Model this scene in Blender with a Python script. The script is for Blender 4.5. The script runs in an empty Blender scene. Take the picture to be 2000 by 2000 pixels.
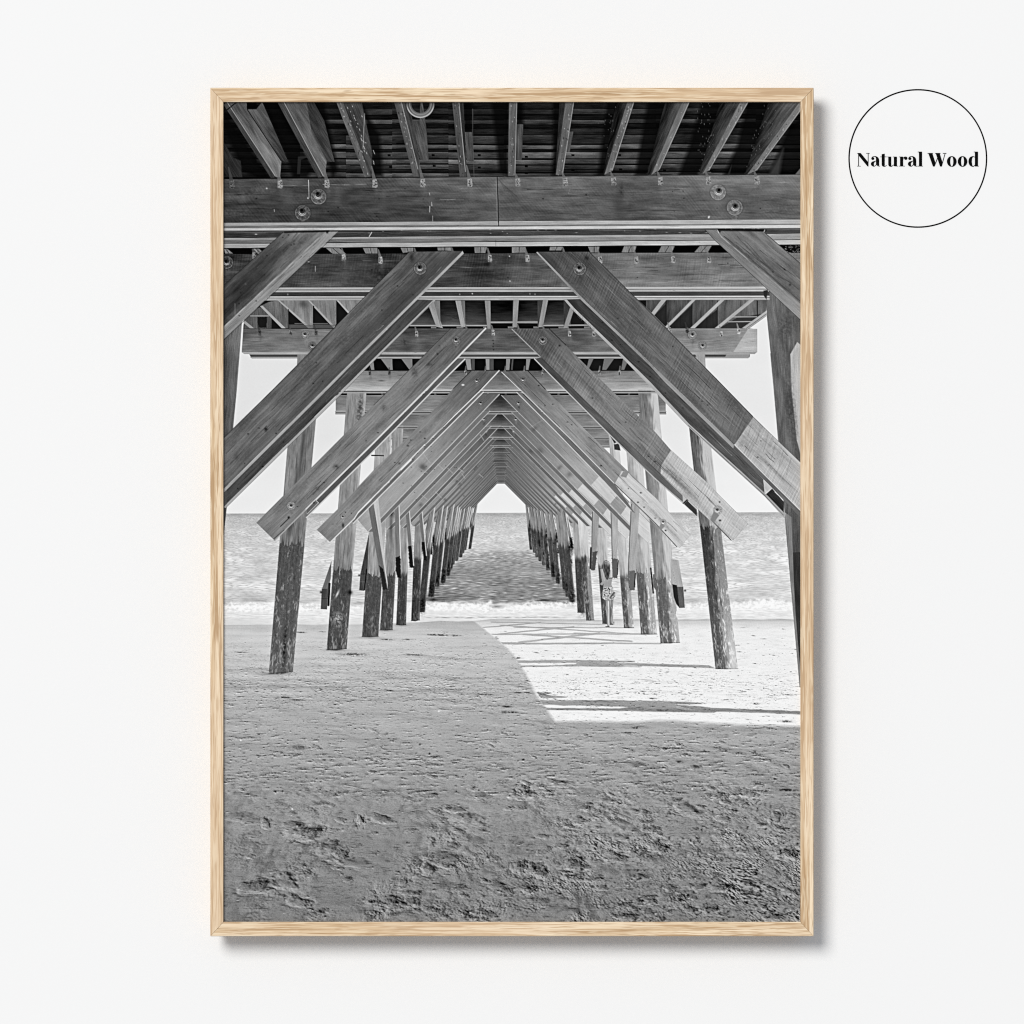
import bpy, bmesh, math
import numpy as np
from mathutils import Vector, Matrix

# ---------------------------------------------------------------- the printed picture
# A grey-scale view under a timber pier, worked out tone by tone as a grid of values
# (one value per point of the paper's surface).  Units: px of the 2000 px wide photograph.
PX0, PY0, PW, PH = 433, 196, 1134, 1608
F32 = np.float32
gx = (PX0 + 0.5 + np.arange(PW)).astype(F32)
gy = (PY0 + 0.5 + np.arange(PH)).astype(F32)
XX, YY = np.meshgrid(gx, gy)
CAN = np.full((PH, PW), 0.9, F32)
RNG = np.random.default_rng(7)
VPX, VPY = 978.0, 1001.5


def perlin(u, v, seed=0):
    u = np.asarray(u, np.float64); v = np.asarray(v, np.float64)
    iu = np.floor(u); iv = np.floor(v)
    fu = (u - iu).astype(F32); fv = (v - iv).astype(F32)
    iu = iu.astype(np.int64); iv = iv.astype(np.int64)

    def grad(a, b, du, dv):
        h = (a * 374761393 + b * 668265263 + seed * 974634777) & 0xFFFFFFFF
        h = ((h ^ (h >> 13)) * 1274126177) & 0xFFFFFFFF
        h = (h ^ (h >> 16)) & 0xFFFF
        ang = (h * (2 * math.pi / 65536.0)).astype(F32)
        return np.cos(ang) * du + np.sin(ang) * dv
    su = fu * fu * fu * (fu * (fu * 6 - 15) + 10)
    sv = fv * fv * fv * (fv * (fv * 6 - 15) + 10)
    a = grad(iu, iv, fu, fv); b = grad(iu + 1, iv, fu - 1, fv)
    c = grad(iu, iv + 1, fu, fv - 1); d = grad(iu + 1, iv + 1, fu - 1, fv - 1)
    return ((a + (b - a) * su) + ((c + (d - c) * su) - (a + (b - a) * su)) * sv) * 1.5


def fbm(u, v, seed=0, octv=4, gain=0.55, lac=2.03):
    s = 0; a = 1.0; t = 0
    for k in range(octv):
        s = s + a * perlin(u, v, seed + 17 * k); t += a
        a *= gain; u = u * lac; v = v * lac
    return s / t * 1.4


def sstep(a, b, x):
    t = np.clip((x - a) / (b - a), 0, 1)
    return t * t * (3 - 2 * t)


def box(x0, y0, x1, y1):
    a = max(0, int(math.floor(x0 - PX0))); b = min(PW, int(math.ceil(x1 - PX0)) + 1)
    c = max(0, int(math.floor(y0 - PY0))); d = min(PH, int(math.ceil(y1 - PY0)) + 1)
    if b <= a or d <= c:
        return None
    return slice(c, d), slice(a, b)


def inside(pts, x, y):
    """signed distance to a polygon, positive inside"""
    p = np.asarray(pts, np.float64)
    d2 = np.full(x.shape, 1e12); ins = np.zeros(x.shape, bool)
    n = len(p)
    for i in range(n):
        ax, ay = p[i]; bx, by = p[(i + 1) % n]
        ex, ey = bx - ax, by - ay
        L = ex * ex + ey * ey
        if L < 1e-9:
            continue
        t = np.clip(((x - ax) * ex + (y - ay) * ey) / L, 0, 1)
        d2 = np.minimum(d2, (x - ax - t * ex) ** 2 + (y - ay - t * ey) ** 2)
        if by != ay:
            ins ^= ((ay > y) != (by > y)) & (x < (y - ay) * ex / ey + ax)
    d = np.sqrt(d2)
    return np.where(ins, d, -d)


def put(sl, val, cov):
    CAN[sl] += (val - CAN[sl]) * np.clip(cov, 0, 1)


def fill(pts, val, soft=0.7, alpha=1.0, rough=0.0, seed=3):
    xs = [q[0] for q in pts]; ys = [q[1] for q in pts]
    sl = box(min(xs) - 2 - soft, min(ys) - 2 - soft, max(xs) + 2 + soft, max(ys) + 2 + soft)
    if sl is None:
        return
    x = XX[sl]; y = YY[sl]
    d = inside(pts, x, y)
    if rough:
        d = d + rough * fbm(x * 0.25, y * 0.25, seed, 2)
    cov = np.clip(0.5 + d / (2 * soft), 0, 1) * alpha
    if cov.max() <= 0:
        return
    v = val(x, y) if callable(val) else val
    put(sl, v, cov)


def line(pts, w, val, alpha=1.0, soft=0.5, breaks=0.0, seed=5):
    for (ax, ay), (bx, by) in zip(pts[:-1], pts[1:]):
        h = w / 2 + soft + 1
        sl = box(min(ax, bx) - h, min(ay, by) - h, max(ax, bx) + h, max(ay, by) + h)
        if sl is None:
            continue
        x = XX[sl]; y = YY[sl]
        ex, ey = bx - ax, by - ay
        t = np.clip(((x - ax) * ex + (y - ay) * ey) / (ex * ex + ey * ey + 1e-9), 0, 1)
        d = np.sqrt((x - ax - t * ex) ** 2 + (y - ay - t * ey) ** 2)
        cov = np.clip(0.5 + (w / 2 - d) / (2 * soft), 0, 1) * alpha * min(1.0, w / (2 * soft) + 0.25)
        if breaks:
            cov = cov * np.clip(1 - breaks + 1.6 * breaks * perlin(x * 0.05, y * 0.05, seed) + .2, 0, 1)
        v = val(x, y) if callable(val) else val
        put(sl, v, cov)


def ramp(p0, v0, p1, v1, *more):
    """tone that runs from v0 at p0 to v1 at p1"""
    ex, ey = p1[0] - p0[0], p1[1] - p0[1]
    L = ex * ex + ey * ey

    def f(x, y):
        t = np.clip(((x - p0[0]) * ex + (y - p0[1]) * ey) / L, 0, 1)
        return v0 + (v1 - v0) * t
    return f


def wood(base, ang=0.0, amp=0.05, seed=1, sv=2.2, su=60.0, blotch=0.04, saw=0.0, knots=0, warp=4.0, sawang=None):
    """sawn timber: grain along the angle (degrees), blotches, optional saw marks"""
    ca, sa = math.cos(math.radians(ang)), math.sin(math.radians(ang))

    def f(x, y):
        b = base(x, y) if callable(base) else base
        u = x * ca + y * sa; v = -x * sa + y * ca
        v2 = v + warp * perlin(u / 70.0, v / 45.0, seed + 3)
        g = perlin(u / su, v2 / sv, seed) * 0.7 + perlin(u / (su * .45), v2 / (sv * 0.55), seed + 1) * 0.5
        ring = np.sin(v2 * 2 * math.pi / (sv * 3.4) + 3 * perlin(u / 120, v / 20, seed + 9)) * 0.35 * np.clip(perlin(u / 150, v / 25, seed + 11) + .4, 0, 1)
        bl = fbm(u / 55, v / 16, seed + 5, 3)
        fine = perlin(x * 0.55, y * 0.55, seed + 8)
        crk = perlin(u / 85.0, v2 / 1.25, seed + 40) * .6 + perlin(u / 40.0, v2 / .9, seed + 41) * .5
        r = b + amp * (g + ring) + blotch * 1.25 * bl + amp * 0.35 * fine - (.20 + .3 * b) * np.clip(crk - .46, 0, 1) * np.clip(.7 + 1.2 * perlin(u / 60., v / 14., seed + 42), 0, 1.6)
        if saw:
            a2 = math.radians(sawang if sawang is not None else ang + 82)
            w = x * math.cos(a2 + math.pi / 2) + y * math.sin(a2 + math.pi / 2)
            w = w + 1.5 * perlin(x / 40, y / 40, seed + 30)
            r = r + saw * (np.sin(w * 2 * math.pi / 5.2) * .5 + perlin(w / 3.0, u / 300, seed + 31)) * np.clip(.6 + perlin(u / 60, v / 40, seed + 33), 0, 1.2)
        return np.clip(r, 0.02, 0.99)
    return f


def quad_wood(pts, base, ang, **k):
    edge = k.pop('soft', 0.7); al = k.pop('alpha', 1.0)
    fill(pts, wood(base, ang, **k), soft=edge, alpha=al)


def blot(cx, cy, rx, ry, val, alpha=0.6, ang=0.0, power=1.0, rough=0.0, seed=2):
    R = max(rx, ry) * 2.2
    sl = box(cx - R, cy - R, cx + R, cy + R)
    if sl is None:
        return
    x = XX[sl] - cx; y = YY[sl] - cy
    c, s = math.cos(math.radians(ang)), math.sin(math.radians(ang))
    q = ((x * c + y * s) / rx) ** 2 + ((-x * s + y * c) / ry) ** 2
    cov = np.exp(-q * power) * alpha
    if rough:
        cov = cov * np.clip(1 + rough * fbm(XX[sl] * .18, YY[sl] * .18, seed, 3) * 2, 0, 1.6)
    put(sl, val, cov)


def bolt(cx, cy, r, base, dark=0.06, dx=-0.12, dy=-0.22, light=0.55):
    """washer with a nut and a threaded end"""
    sl = box(cx - r * 1.6, cy - r * 1.6, cx + r * 1.6, cy + r * 1.6)
    if sl is None:
        return
    x = XX[sl] - cx; y = YY[sl] - cy
    d = np.sqrt(x * x + y * y) / r
    px = max(1.0 / r, 0.05)
    a = np.arctan2(y, x)
    lit = 0.55 + 0.45 * np.sin(a)
    put(sl, base * 0.55, np.clip((1.22 - d) / .3, 0, 1) * .5)
    blot(cx + .1 * r, cy + 1.5 * r, r * .5, r * .9, base + (.12 if int(cx) % 2 else -.10), .5, 0, 1, .8, int(cx))
    put(sl, base + 0.01 + 0.14 * fbm(XX[sl] * 3.2 / r, YY[sl] * 3.2 / r, int(cx), 3), np.clip((1.0 - d) / px + .5, 0, 1))
    put(sl, light + .06 * lit, np.clip(1 - np.abs(d - 0.93) / max(.08, .8 * px), 0, 1) * (0.25 + .6 * lit) * np.clip(.75 + perlin(a * 2.2, d * 0, int(cx)), .2, 1))
    x2 = x - dx * r * .6; y2 = y - dy * r * .6
    d2 = np.sqrt(x2 * x2 + y2 * y2) / r
    put(sl, light + .2, np.clip(1 - np.abs(d2 - 0.52) / max(.10, .8 * px), 0, 1) * np.clip(.25 + .75 * np.sin(np.arctan2(y2, x2)), 0, 1))
    put(sl, base * .6, np.clip((0.42 - d2) / px + .5, 0, 1) * .8)
    put(sl, light + .34, np.clip(1 - np.abs(d2 - 0.36) / max(.08, .8 * px), 0, 1) * np.clip(.2 + .8 * np.sin(np.arctan2(y2, x2) - .3), 0, 1))
    x3 = x - dx * r; y3 = y - dy * r
    put(sl, dark, np.clip((0.19 - np.sqrt(x3 * x3 + y3 * y3) / r) / px + .5, 0, 1) * .9)


def strap(cx, cy, w=9, h=15, up=30, lean=-4, tone=0.62, seed=1, a=1.0):
    """galvanised tie: twisted strap above, perforated tab on the beam"""
    fill([(cx - w * .30 + lean, cy - h * .5 - up), (cx - w * .30 + lean + 2.2, cy - h * .5 - up),
          (cx + w * .35, cy - h * .25), (cx - w * .45, cy - h * .25)], tone * .72, .6, .85 * a)
    fill([(cx - w * .5, cy - h * .4), (cx + w * .35, cy - h * .5), (cx + w * .55, cy + h * .3), (cx + w * .3, cy + h * .5), (cx - w * .5, cy + h * .45)],
         lambda x, y: tone + .16 * perlin(x * .45, y * .45, seed), .7, a)
    r = np.random.default_rng(seed)
    for k in range(5):
        blot(cx + r.uniform(-.3, .35) * w, cy + r.uniform(-.3, .4) * h, 1.1, 1.2, .1, .75 * a)
    blot(cx + w * .3, cy + h * .85, w * .55, h * .7, tone * .85, .28 * a)


def hole(cx, cy, r=1.6, v=.06, a=.9):
    blot(cx, cy, r, r, v, a)


# ------------------------------------------------------------------ sky, sea, sand
def paint_sky_sea():
    global CAN
    hz = 1002.9 + (XX - 437) * (-2.6 / 1126.0)
    sky = 0.885 + 0.03 * (XX - 437) / 1126 + 0.035 * sstep(820, 1000, YY)
    sky = sky + 0.006 * fbm(XX / 90, YY / 40, 90, 3)
    t = np.maximum(YY - hz, 0.6)
    Z = 1600.0 / t; X = (XX - VPX) / t
    pts_y = [1001, 1004, 1012, 1035, 1070, 1110, 1150, 1172, 1180, 1190, 1202, 1212, 1222]
    pts_v = [.64, .68, .76, .815, .84, .85, .85, .82, .87, .905, .90, .885, .87]
    base = np.interp(YY, pts_y, pts_v)
    amp = np.interp(YY, [1002, 1010, 1060, 1150, 1175, 1220], [.05, .11, .17, .18, .12, .04])
    # wave trains: crests run across the view, shorter far away
    warp = fbm(XX / 60, YY / 9, 301, 2)
    w = np.interp(YY, [1002, 1020, 1060, 1120, 1220], [1.2, 1.7, 2.7, 4.0, 5.5])
    lx = np.interp(YY, [1002, 1020, 1060, 1120, 1220], [6, 9, 15, 24, 32.])
    ph = np.cumsum(1.0 / w, axis=0)
    lv = [(7.0, 1002, 1002, 1022), (12.0, 1008, 1024, 1060), (20.0, 1030, 1062, 1115), (30.0, 1066, 1120, 1230)]
    bl = [sstep(1048, 1014, YY), None, None, sstep(1085, 1140, YY)]
    bl[1] = sstep(1014, 1048, YY) * sstep(1085, 1045, YY); bl[2] = sstep(1045, 1085, YY) * sstep(1140, 1085, YY)

    def sea_noise(kx, ky, sd, wx=0., wy=0., oc=1):
        r = 0
        for (l_, _a, _b, _c), b_ in zip(lv, bl):
            u_ = XX / (l_ * kx) + wx; v_ = ph * ky + wy
            r = r + b_ * (perlin(u_, v_, sd) if oc == 1 else fbm(u_, v_, sd, oc))
        return r
    n1 = sea_noise(1.0, 1.05, 311, warp * .5, warp * .25)
    n2 = sea_noise(.45, 2.1, 312, 0, warp * .4)
    n3 = sea_noise(1.9, .42, 313)
    n4 = sea_noise(3.4, .17, 314, 0, 0, 2)
    rid = 1 - 2 * np.abs(n1)
    grit = perlin(XX * .6, YY * .9, 315)
    sea = base + amp * (-1.15 * np.clip(rid - .42, 0, 1) * np.clip(.7 + n4, 0, 1.6) + .38 * n2 + .35 * n3 + .55 * n4 + .12 * grit) + amp * .10
    # brighter right of the pier, duller on the far left
    sea = sea + .02 * sstep(1150, 1500, XX) - .015 * sstep(700, 440, XX)
    # shadowed water under the deck
    lft = np.interp(YY, [1040, 1075, 1110, 1150, 1180], [930, 912, 880, 845, 815])
    rgt = np.interp(YY, [1040, 1075, 1110, 1150, 1180], [1025, 1040, 1085, 1110, 1125])
    under = sstep(-14, 10, XX - lft) * sstep(-14, 10, rgt - XX) * sstep(1062, 1088, YY + 8 * n3) * sstep(1182, 1172, YY + 5 * warp)
    chop = sea_noise(.62, 1.9, 320, .6 * warp, 0)
    ub = np.interp(YY, [1060, 1085, 1110, 1140, 1180], [.72, .67, .62, .57, .59])
    dark = ub - .12 * np.clip(rid - .4, 0, 1) + .10 * chop + .09 * n2 + .07 * n4 + .28 * np.clip(chop + .5 * n3 - .36, 0, 1) + .02 * grit
    sea = sea * (1 - under) + dark * under
    # breaking foam
    fy = 1186 + 4 * np.sin(XX / 47) + 5 * perlin(XX / 60, XX * 0, 330) - 6 * sstep(1440, 1500, XX) * sstep(1570, 1530, XX)
    f1 = np.exp(-((YY - fy) / (7.5 + 4 * perlin(XX / 33, XX * 0 + 4, 331))) ** 2)
    puff = fbm(XX / 9, YY / 6, 333, 4)
    sea = sea + (0.95 + .16 * puff - sea) * np.clip(f1 * (.70 + 1.7 * puff), 0, 1) * .9
    front = np.exp(-((YY - fy + 10) / 3.2) ** 2) * np.clip(.4 + perlin(XX / 40, XX * 0 + 9, 338), 0, 1)
    sea = sea - .16 * front
    for cx, cy, rx, ry in [(1500, 1176, 34, 7), (1535, 1184, 26, 6), (1472, 1184, 26, 5), (1405, 1186, 20, 4), (480, 1190, 40, 6), (560, 1194, 30, 5), (930, 1184, 34, 6), (1040, 1186, 40, 5), (860, 1186, 26, 6), (957, 1178, 4, 4)]:
        pf = np.exp(-((XX - cx) / rx) ** 2 - ((YY - cy - 3 * perlin(XX / 13, XX * 0 + cx, 339)) / ry) ** 2)
        sea = sea + (.985 + .1 * puff - sea) * np.clip(pf * (1.1 + puff), 0, 1)
    f2 = np.exp(-((YY - 1203) / 7.0) ** 2)
    sea = sea + (.90 + .14 * fbm(XX / 22, YY / 2.6, 335, 4) - sea) * f2 * .7
    ln = np.exp(-((YY - 1206 - 1.6 * perlin(XX / 30, XX * 0, 336)) / 1.3) ** 2) * sstep(820, 850, XX) * sstep(1120, 1080, XX)
    sea = sea - .22 * ln * np.clip(.6 + perlin(XX / 12, YY / 3, 337), 0, 1)
    for cx, cy, rx, ry in [(970, 1185, 13, 3.2), (846, 1172, 8, 3)]:
        sea = sea - .3 * np.exp(-((XX - cx) / rx) ** 2 - ((YY - cy) / ry) ** 2)
    sea = sea + .05 * (1 - sstep(1003, 1004.2, YY))
    cov = np.clip(YY - hz + .5, 0, 1)
    CAN = (sky * (1 - cov) + sea * cov).astype(F32)


def paint_sand():
    global CAN
    t = np.maximum(YY - VPY, 120.0)
    X = (XX - VPX) / t; Z = 1600.0 / t
    dz = 1600.0 / t ** 2; dxp = 1.0 / t
    H = np.zeros_like(XX); FT = np.zeros_like(XX)
    # irregular wind/foot worn relief, octave by octave, dropped where it would be finer than the paper shows
    roughm = np.clip(.62 + .75 * fbm(X * 3.2 + 4, Z * 1.3, 401, 3), .12, 1.5)
    shift = fbm(X * 5, Z * 2.4, 402, 2) * .06
    near = sstep(1380, 1760, YY)
    diag = np.clip((XX - 900) / 640, 0, 1) * sstep(1480, 1640, YY)
    diag0 = .5
    near = sstep(1390, 1640, YY)
    patchy = np.clip(.55 + 1.5 * fbm(XX / 70 + 3, YY / 38, 409, 4), .12, 1.9)
    for k, (lam, a) in enumerate([(.30, .05), (.16, .06), (.085, .08), (.045, .12), (.025, .20), (.0145, .30), (.0085, .34), (.0052, .26)]):
        keep = sstep(1.3, 3.0, lam / dz) * sstep(0.8, 2.0, lam / dxp)
        sx_ = shift / lam * .6
        n = 0
        for wgt, asp in ((1 - near, 2.0), (near, .72)):
            u = X / (lam * asp) + sx_; v = Z / lam - X * diag0 * .10 / lam
            q = perlin(u, v, 410 + k)
            if k in (2, 3, 4, 5):
                q = .55 * q - .75 * np.abs(perlin(u * .8 + 7, v * .8, 430 + k)) + .2
            if k >= 4:
                q = q * (.35 + 1.1 * np.abs(q))
            n = n + q * wgt
        m = roughm if k >= 2 else 1.0
        if k >= 4:
            m = m * (.30 + 1.05 * np.clip(diag * 1.15 + .25 * near, 0, 1.15)) * patchy
        H += (a * lam * keep * m).astype(F32) * n
    # foot marks
    r = np.random.default_rng(21)
    dents = [(1437, 1549, 16, 8, 0), (1461, 1550, 15, 8, 10), (1404, 1555, 14, 8, 0), (1515, 1597, 15, 10, -20), (1410, 1599, 12, 6, 15),
             (1020, 1552, 22, 9, 0), (1022, 1542, 12, 8, 0), (1130, 1604, 15, 7, 5), (1090, 1602, 7, 6, 0), (1146, 1577, 14, 7, 0),
             (640, 1655, 26, 12, 0), (668, 1666, 12, 9, 0), (600, 1628, 36, 12, 4), (575, 1612, 22, 7, 0), (470, 1597, 34, 9, 8),
             (520, 1608, 10, 9, 20), (745, 1600, 22, 8, 8), (704, 1602, 8, 9, 0), (690, 1685, 34, 9, 6), (500, 1732, 36, 12, -6),
             (560, 1722, 26, 16, 0), (582, 1762, 20, 12, 20), (868, 1678, 34, 14, 0), (836, 1697, 18, 10, 0), (800, 1762, 16, 9, 0),
             (768, 1765, 22, 12, 15), (910, 1600, 30, 12, 12), (890, 1580, 20, 7, 0), (1120, 1690, 24, 13, 4), (1122, 1712, 22, 10, 0),
             (1036, 1700, 14, 9, 0), (1045, 1695, 16, 10, 10), (1060, 1705, 13, 10, 0), (1015, 1695, 14, 12, 0), (1035, 1740, 12, 8, 0),
             (1048, 1760, 20, 9, 15), (1200, 1674, 26, 10, 8), (1255, 1672, 26, 10, 12), (1358, 1668, 13, 8, 0), (1358, 1644, 9, 7, 0),
             (1465, 1662, 20, 10, 6), (1418, 1735, 26, 9, 8), (1460, 1747, 20, 9, 0), (1420, 1755, 22, 8, 12), (1505, 1790, 24, 9, 10),
             (1330, 1757, 22, 9, -30), (1385, 1778, 16, 8, 0), (1540, 1668, 20, 10, 0), (1215, 1636, 18, 8, 0), (1260, 1587, 12, 6, 0),
             (1285, 1655, 22, 10, 18), (1345, 1582, 30, 10, 22), (940, 1555, 20, 8, 0), (1090, 1530, 26, 6, 5), (1270, 1620, 18, 6, 0),
             (880, 1655, 14, 8, 0), (975, 1730, 18, 10, 20), (990, 1742, 14, 10, 0), (1225, 1790, 22, 8, 0), (585, 1462, 12, 5, 0)]
    for k in range(460):
        v = r.random() ** .8
        cy = 1425 + v * 375; tt = cy - 1001
        cx = r.uniform(437, 1563)
        sz = r.uniform(.006, .022) * tt
        if r.random() < .72 - .55 * (cx - 437) / 1126:
            continue
        dents.append((cx, cy, sz, sz * (.22 + .22 * (tt / 800)), r.uniform(-22, 24)))
    for cx, cy, rx, ry, an in dents:
        R = max(rx, ry) * 2.6
        sl = box(cx - R, cy - R, cx + R, cy + R)
        if sl is None:
            continue
        x = XX[sl] - cx; y = YY[sl] - cy
        c, s = math.cos(math.radians(an)), math.sin(math.radians(an))
        wob = .60 * fbm(XX[sl] / (rx * 1.0), YY[sl] / (ry * 1.1), int(cx * 7 + cy), 3, .5)
        q = np.sqrt(((x * c + y * s) / rx) ** 2 + ((-x * s + y * c) / ry) ** 2) + wob
        q = np.maximum(q, 0)
        tt = cy - VPY
        dep = ry * (1600.0 / tt ** 2) * r.uniform(.08, .2)
        prof = -np.exp(-(q / .85) ** 3.2) + .30 * np.exp(-((q - 1.25) / .35) ** 2)
        H[sl] += (dep * prof).astype(F32)
        xn = (x * c + y * s) / rx; yn = (-x * s + y * c) / ry
        ins = np.exp(-(q / .95) ** 4)
        rim = np.exp(-((q - 1.18) / .22) ** 2)
        am = r.uniform(.03, .12) * (1.2 if rx * ry > 90 else 1.0)
        FT[sl] += am * (-ins * np.clip(.75 - .75 * yn + .30 * xn, 0, 1.7) + .50 * rim * np.clip(.25 + .8 * yn - .3 * xn, 0, 1) - .55 * rim * np.clip(-.2 - yn, 0, 1))
        for j in range(int(2 + rx * ry / 45)):
            qx = r.normal(0, 1.0) * rx; qy = r.normal(0, .95) * ry; w = r.uniform(.7, 2.4) * (.5 + tt / 800); h = w * r.uniform(.35, .8)
            s2 = box(cx + qx - 3 * w, cy + qy - 3 * w, cx + qx + 3 * w, cy + qy + 3 * w)
            if s2 is not None:
                e = ((XX[s2] - cx - qx) / w) ** 2
                FT[s2] += -r.uniform(.05, .24) * np.exp(-e - ((YY[s2] - cy - qy) / h) ** 2) + r.uniform(.04, .16) * np.exp(-e - ((YY[s2] - cy - qy - 1.9 * h) / h) ** 2)
    gy_, gx_ = np.gradient(H)
    sy = gy_ / dz; sx = gx_ / dxp
    sh = .62 * sy - .62 * sx
    sh = sh * np.interp(YY, [1215, 1260, 1330, 1400, 1500, 1700], [.35, .6, 1.0, .75, 1.0, 1.15])
    band = np.exp(-((YY - 1345) / 26) ** 2) * .5 + np.exp(-((YY - 1275) / 10) ** 2) * .2 * sstep(640, 760, XX)
    sh = sh * (1 + band)
    neg = np.minimum(sh, 0); pos = np.maximum(sh, 0)
    rel = .20 * np.tanh(pos * 1.1) - .50 * np.tanh(-neg * 1.05)
    rel = rel - .9 * np.minimum(blur(rel.astype(F32), 14), 0)
    base = np.interp(YY, [1212, 1222, 1245, 1290, 1340, 1400, 1470, 1560, 1660, 1805],
                     [.70, .745, .790, .755, .70, .665, .635, .57, .515, .475])
    base = base - .03 * sstep(760, 930, XX) * sstep(1330, 1220, YY)
    base = base + .018 * fbm(X * 4, Z * 3.0, 450, 3) + .02 * fbm(XX / 80, YY / 10, 451, 3)
    grit = perlin(XX * .75, YY * .75, 460) * .5 + perlin(XX * .42, YY * .5, 461) * .6
    gam = np.interp(YY, [1215, 1300, 1500, 1700], [.014, .026, .045, .066])
    # sun patch beyond the deck's shadow
    bound = [(920, 1208), (928, 1215), (943, 1226.6), (961, 1241), (978, 1254.5), (999, 1274), (1017, 1299), (1032, 1326), (1044, 1351),
             (1061, 1375.6), (1084, 1409), (1200, 1410), (1253, 1410), (1273, 1407.5), (1315, 1407.5), (1387, 1412), (1439, 1415), (1570, 1418.5), (1570, 1208)]
    d = inside(bound, XX, YY) + 1.3 * fbm(XX / 22, YY / 5, 470, 3)
    lit = np.clip(.5 + d / np.interp(YY, [1208, 1300, 1420], [2.6, 6.0, 8.0]), 0, 1)

    def shade_poly(pts, a=1.0, soft=1.0):
        dd = inside(pts, XX, YY) + .7 * fbm(XX / 26, YY / 4, 471, 2)
        return np.clip(.5 + dd / (2 * soft), 0, 1) * a
    sd = np.zeros_like(XX)
    strips = [
        [(1008, 1289.5), (1120, 1289), (1200, 1290), (1240, 1291), (1240, 1293), (1205, 1294), (1300, 1297), (1385, 1299), (1392, 1302), (1398, 1306.5),
         (1380, 1304.5), (1300, 1302), (1218, 1300), (1254, 1301.5), (1250, 1303), (1120, 1301.5), (1010, 1303), (1010, 1299.5), (1090, 1299.2), (1126, 1297), (1124, 1295.2), (1012, 1294.6)],
        [(1055, 1367), (1200, 1367.5), (1290, 1369.5), (1369, 1372), (1372, 1375.5), (1320, 1376), (1375, 1380), (1388, 1382), (1470, 1385.5), (1570, 1389),
         (1570, 1396), (1470, 1392), (1400, 1390), (1395, 1392.5), (1330, 1391), (1240, 1389), (1060, 1386.5), (1064, 1382.5), (1210, 1383.5), (1226, 1380.8), (1060, 1376.5)],
        [(1048, 1352), (1075, 1352.5), (1078, 1354), (1066, 1357), (1108, 1361), (1108, 1363), (1056, 1363)],
        [(978, 1254), (1060, 1255.4), (1200, 1254.6), (1292, 1255.8), (1292, 1258.2), (1200, 1257.8), (1060, 1259), (982, 1259)]]
    for s in strips:
        sd = np.maximum(sd, shade_poly(s))
    for (ax, ay), (bx, by), w in [((942, 1225.8), (1057, 1215.6), 2.0), ((971, 1238.5), (1122, 1224), 2.6), ((976, 1221), (1262, 1240), 2.2),
                                  ((1011, 1255), (1173, 1236.5), 3.6), ((1019, 1239), (1236, 1253), 3.0), ((958, 1214.8), (1200, 1219.5), 1.6),
                                  ((1003, 1225.4), (1236, 1226), 1.6), ((960, 1238.8), (1256, 1238.2), 2.2), ((1120, 1237), (1256, 1239), 2.4)]:
        tt = np.clip((XX - ax) / (bx - ax), 0, 1)
        dd = np.abs(YY - (ay + (by - ay) * tt) + .8 * perlin(XX / 30, YY / 30, 480))
        sd = np.maximum(sd, np.clip((w / 2 - dd) / 1.3 + .6, 0, 1) * sstep(ax - 3, ax + 3, XX) * sstep(bx + 3, bx - 3, XX) * .9)
    lit0 = lit
    lit = lit * (1 - sd)
    # short dark marks where the crust is broken, thickest in the middle distance
    rk = np.random.default_rng(91)
    marks = np.zeros_like(XX)
    for k in range(9500):
        cy = 1226 + 330 * rk.random() ** .9; cx = rk.uniform(437, 1563)
        dens = .13 + .35 * math.exp(-((cx - 860) / 150) ** 2 - ((cy - 1300) / 60) ** 2) + .75 * math.exp(-((cy - 1345) / 30) ** 2) + .4 * math.exp(-((cy - 1283) / 14) ** 2) * (cx > 640) + .30 * math.exp(-((cy - 1480) / 60) ** 2)
        if rk.random() > dens:
            continue
        sc = (cy - 1120) / 180
        w = (.9 + 5.0 * rk.random() ** 2.2) * sc; h = rk.uniform(.45, .9) * sc ** .8
        sl = box(cx - 3 * w, cy - 4 * h, cx + 3 * w, cy + 5 * h)
        if sl is None:
            continue
        x = XX[sl] - cx; y = YY[sl] - cy - .06 * (XX[sl] - cx) * rk.normal()
        q = np.exp(-(x / w) ** 2 - (y / h) ** 2) - .45 * np.exp(-(x / w) ** 2 - ((y - 2 * h) / h) ** 2)
        marks[sl] += rk.uniform(.06, .36) * q * np.clip(.75 + perlin(XX[sl] * .3, YY[sl] * .5, k), 0, 1.5)
    ms = np.interp(YY, [1220, 1300, 1420, 1600, 1805], [.5, .8, 1.0, 1.5, 2.0])
    tiny = np.clip(-perlin(XX / (9 * ms), YY / (2.6 * ms), 462) - .22, 0, 1) * np.clip(.5 + 1.3 * fbm(XX / 60, YY / 14, 463, 3), 0, 1.6) \
        + .8 * np.clip(-perlin(XX / (4.2 * ms), YY / (1.7 * ms), 464) - .25, 0, 1) * np.clip(.45 + 1.4 * fbm(XX / 90, YY / 22, 465, 3), 0, 1.6)
    tiny = tiny * np.interp(YY, [1225, 1260, 1320, 1350, 1400, 1480, 1805], [.15, .4, .9, 1.0, .55, .75, .55])
    marks = marks + .42 * tiny
    lump = perlin(XX / 5.2, YY / 4.2, 466) * .7 + perlin(XX / 9.5 + .3 * shift, YY / 6.5, 467) * .7
    lw_ = np.clip(diag * 1.2 + .30 * near * np.clip(.3 + fbm(XX / 50, YY / 24, 468, 3) * 1.6, 0, 1.3), 0, 1.2) * np.clip(.55 + 1.1 * fbm(XX / 44, YY / 26, 469, 3), .1, 1.6)
    clod = lw_ * (.13 * np.clip(lump - .12, 0, .7) - .46 * np.clip(-lump - .16, 0, .8))
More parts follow.
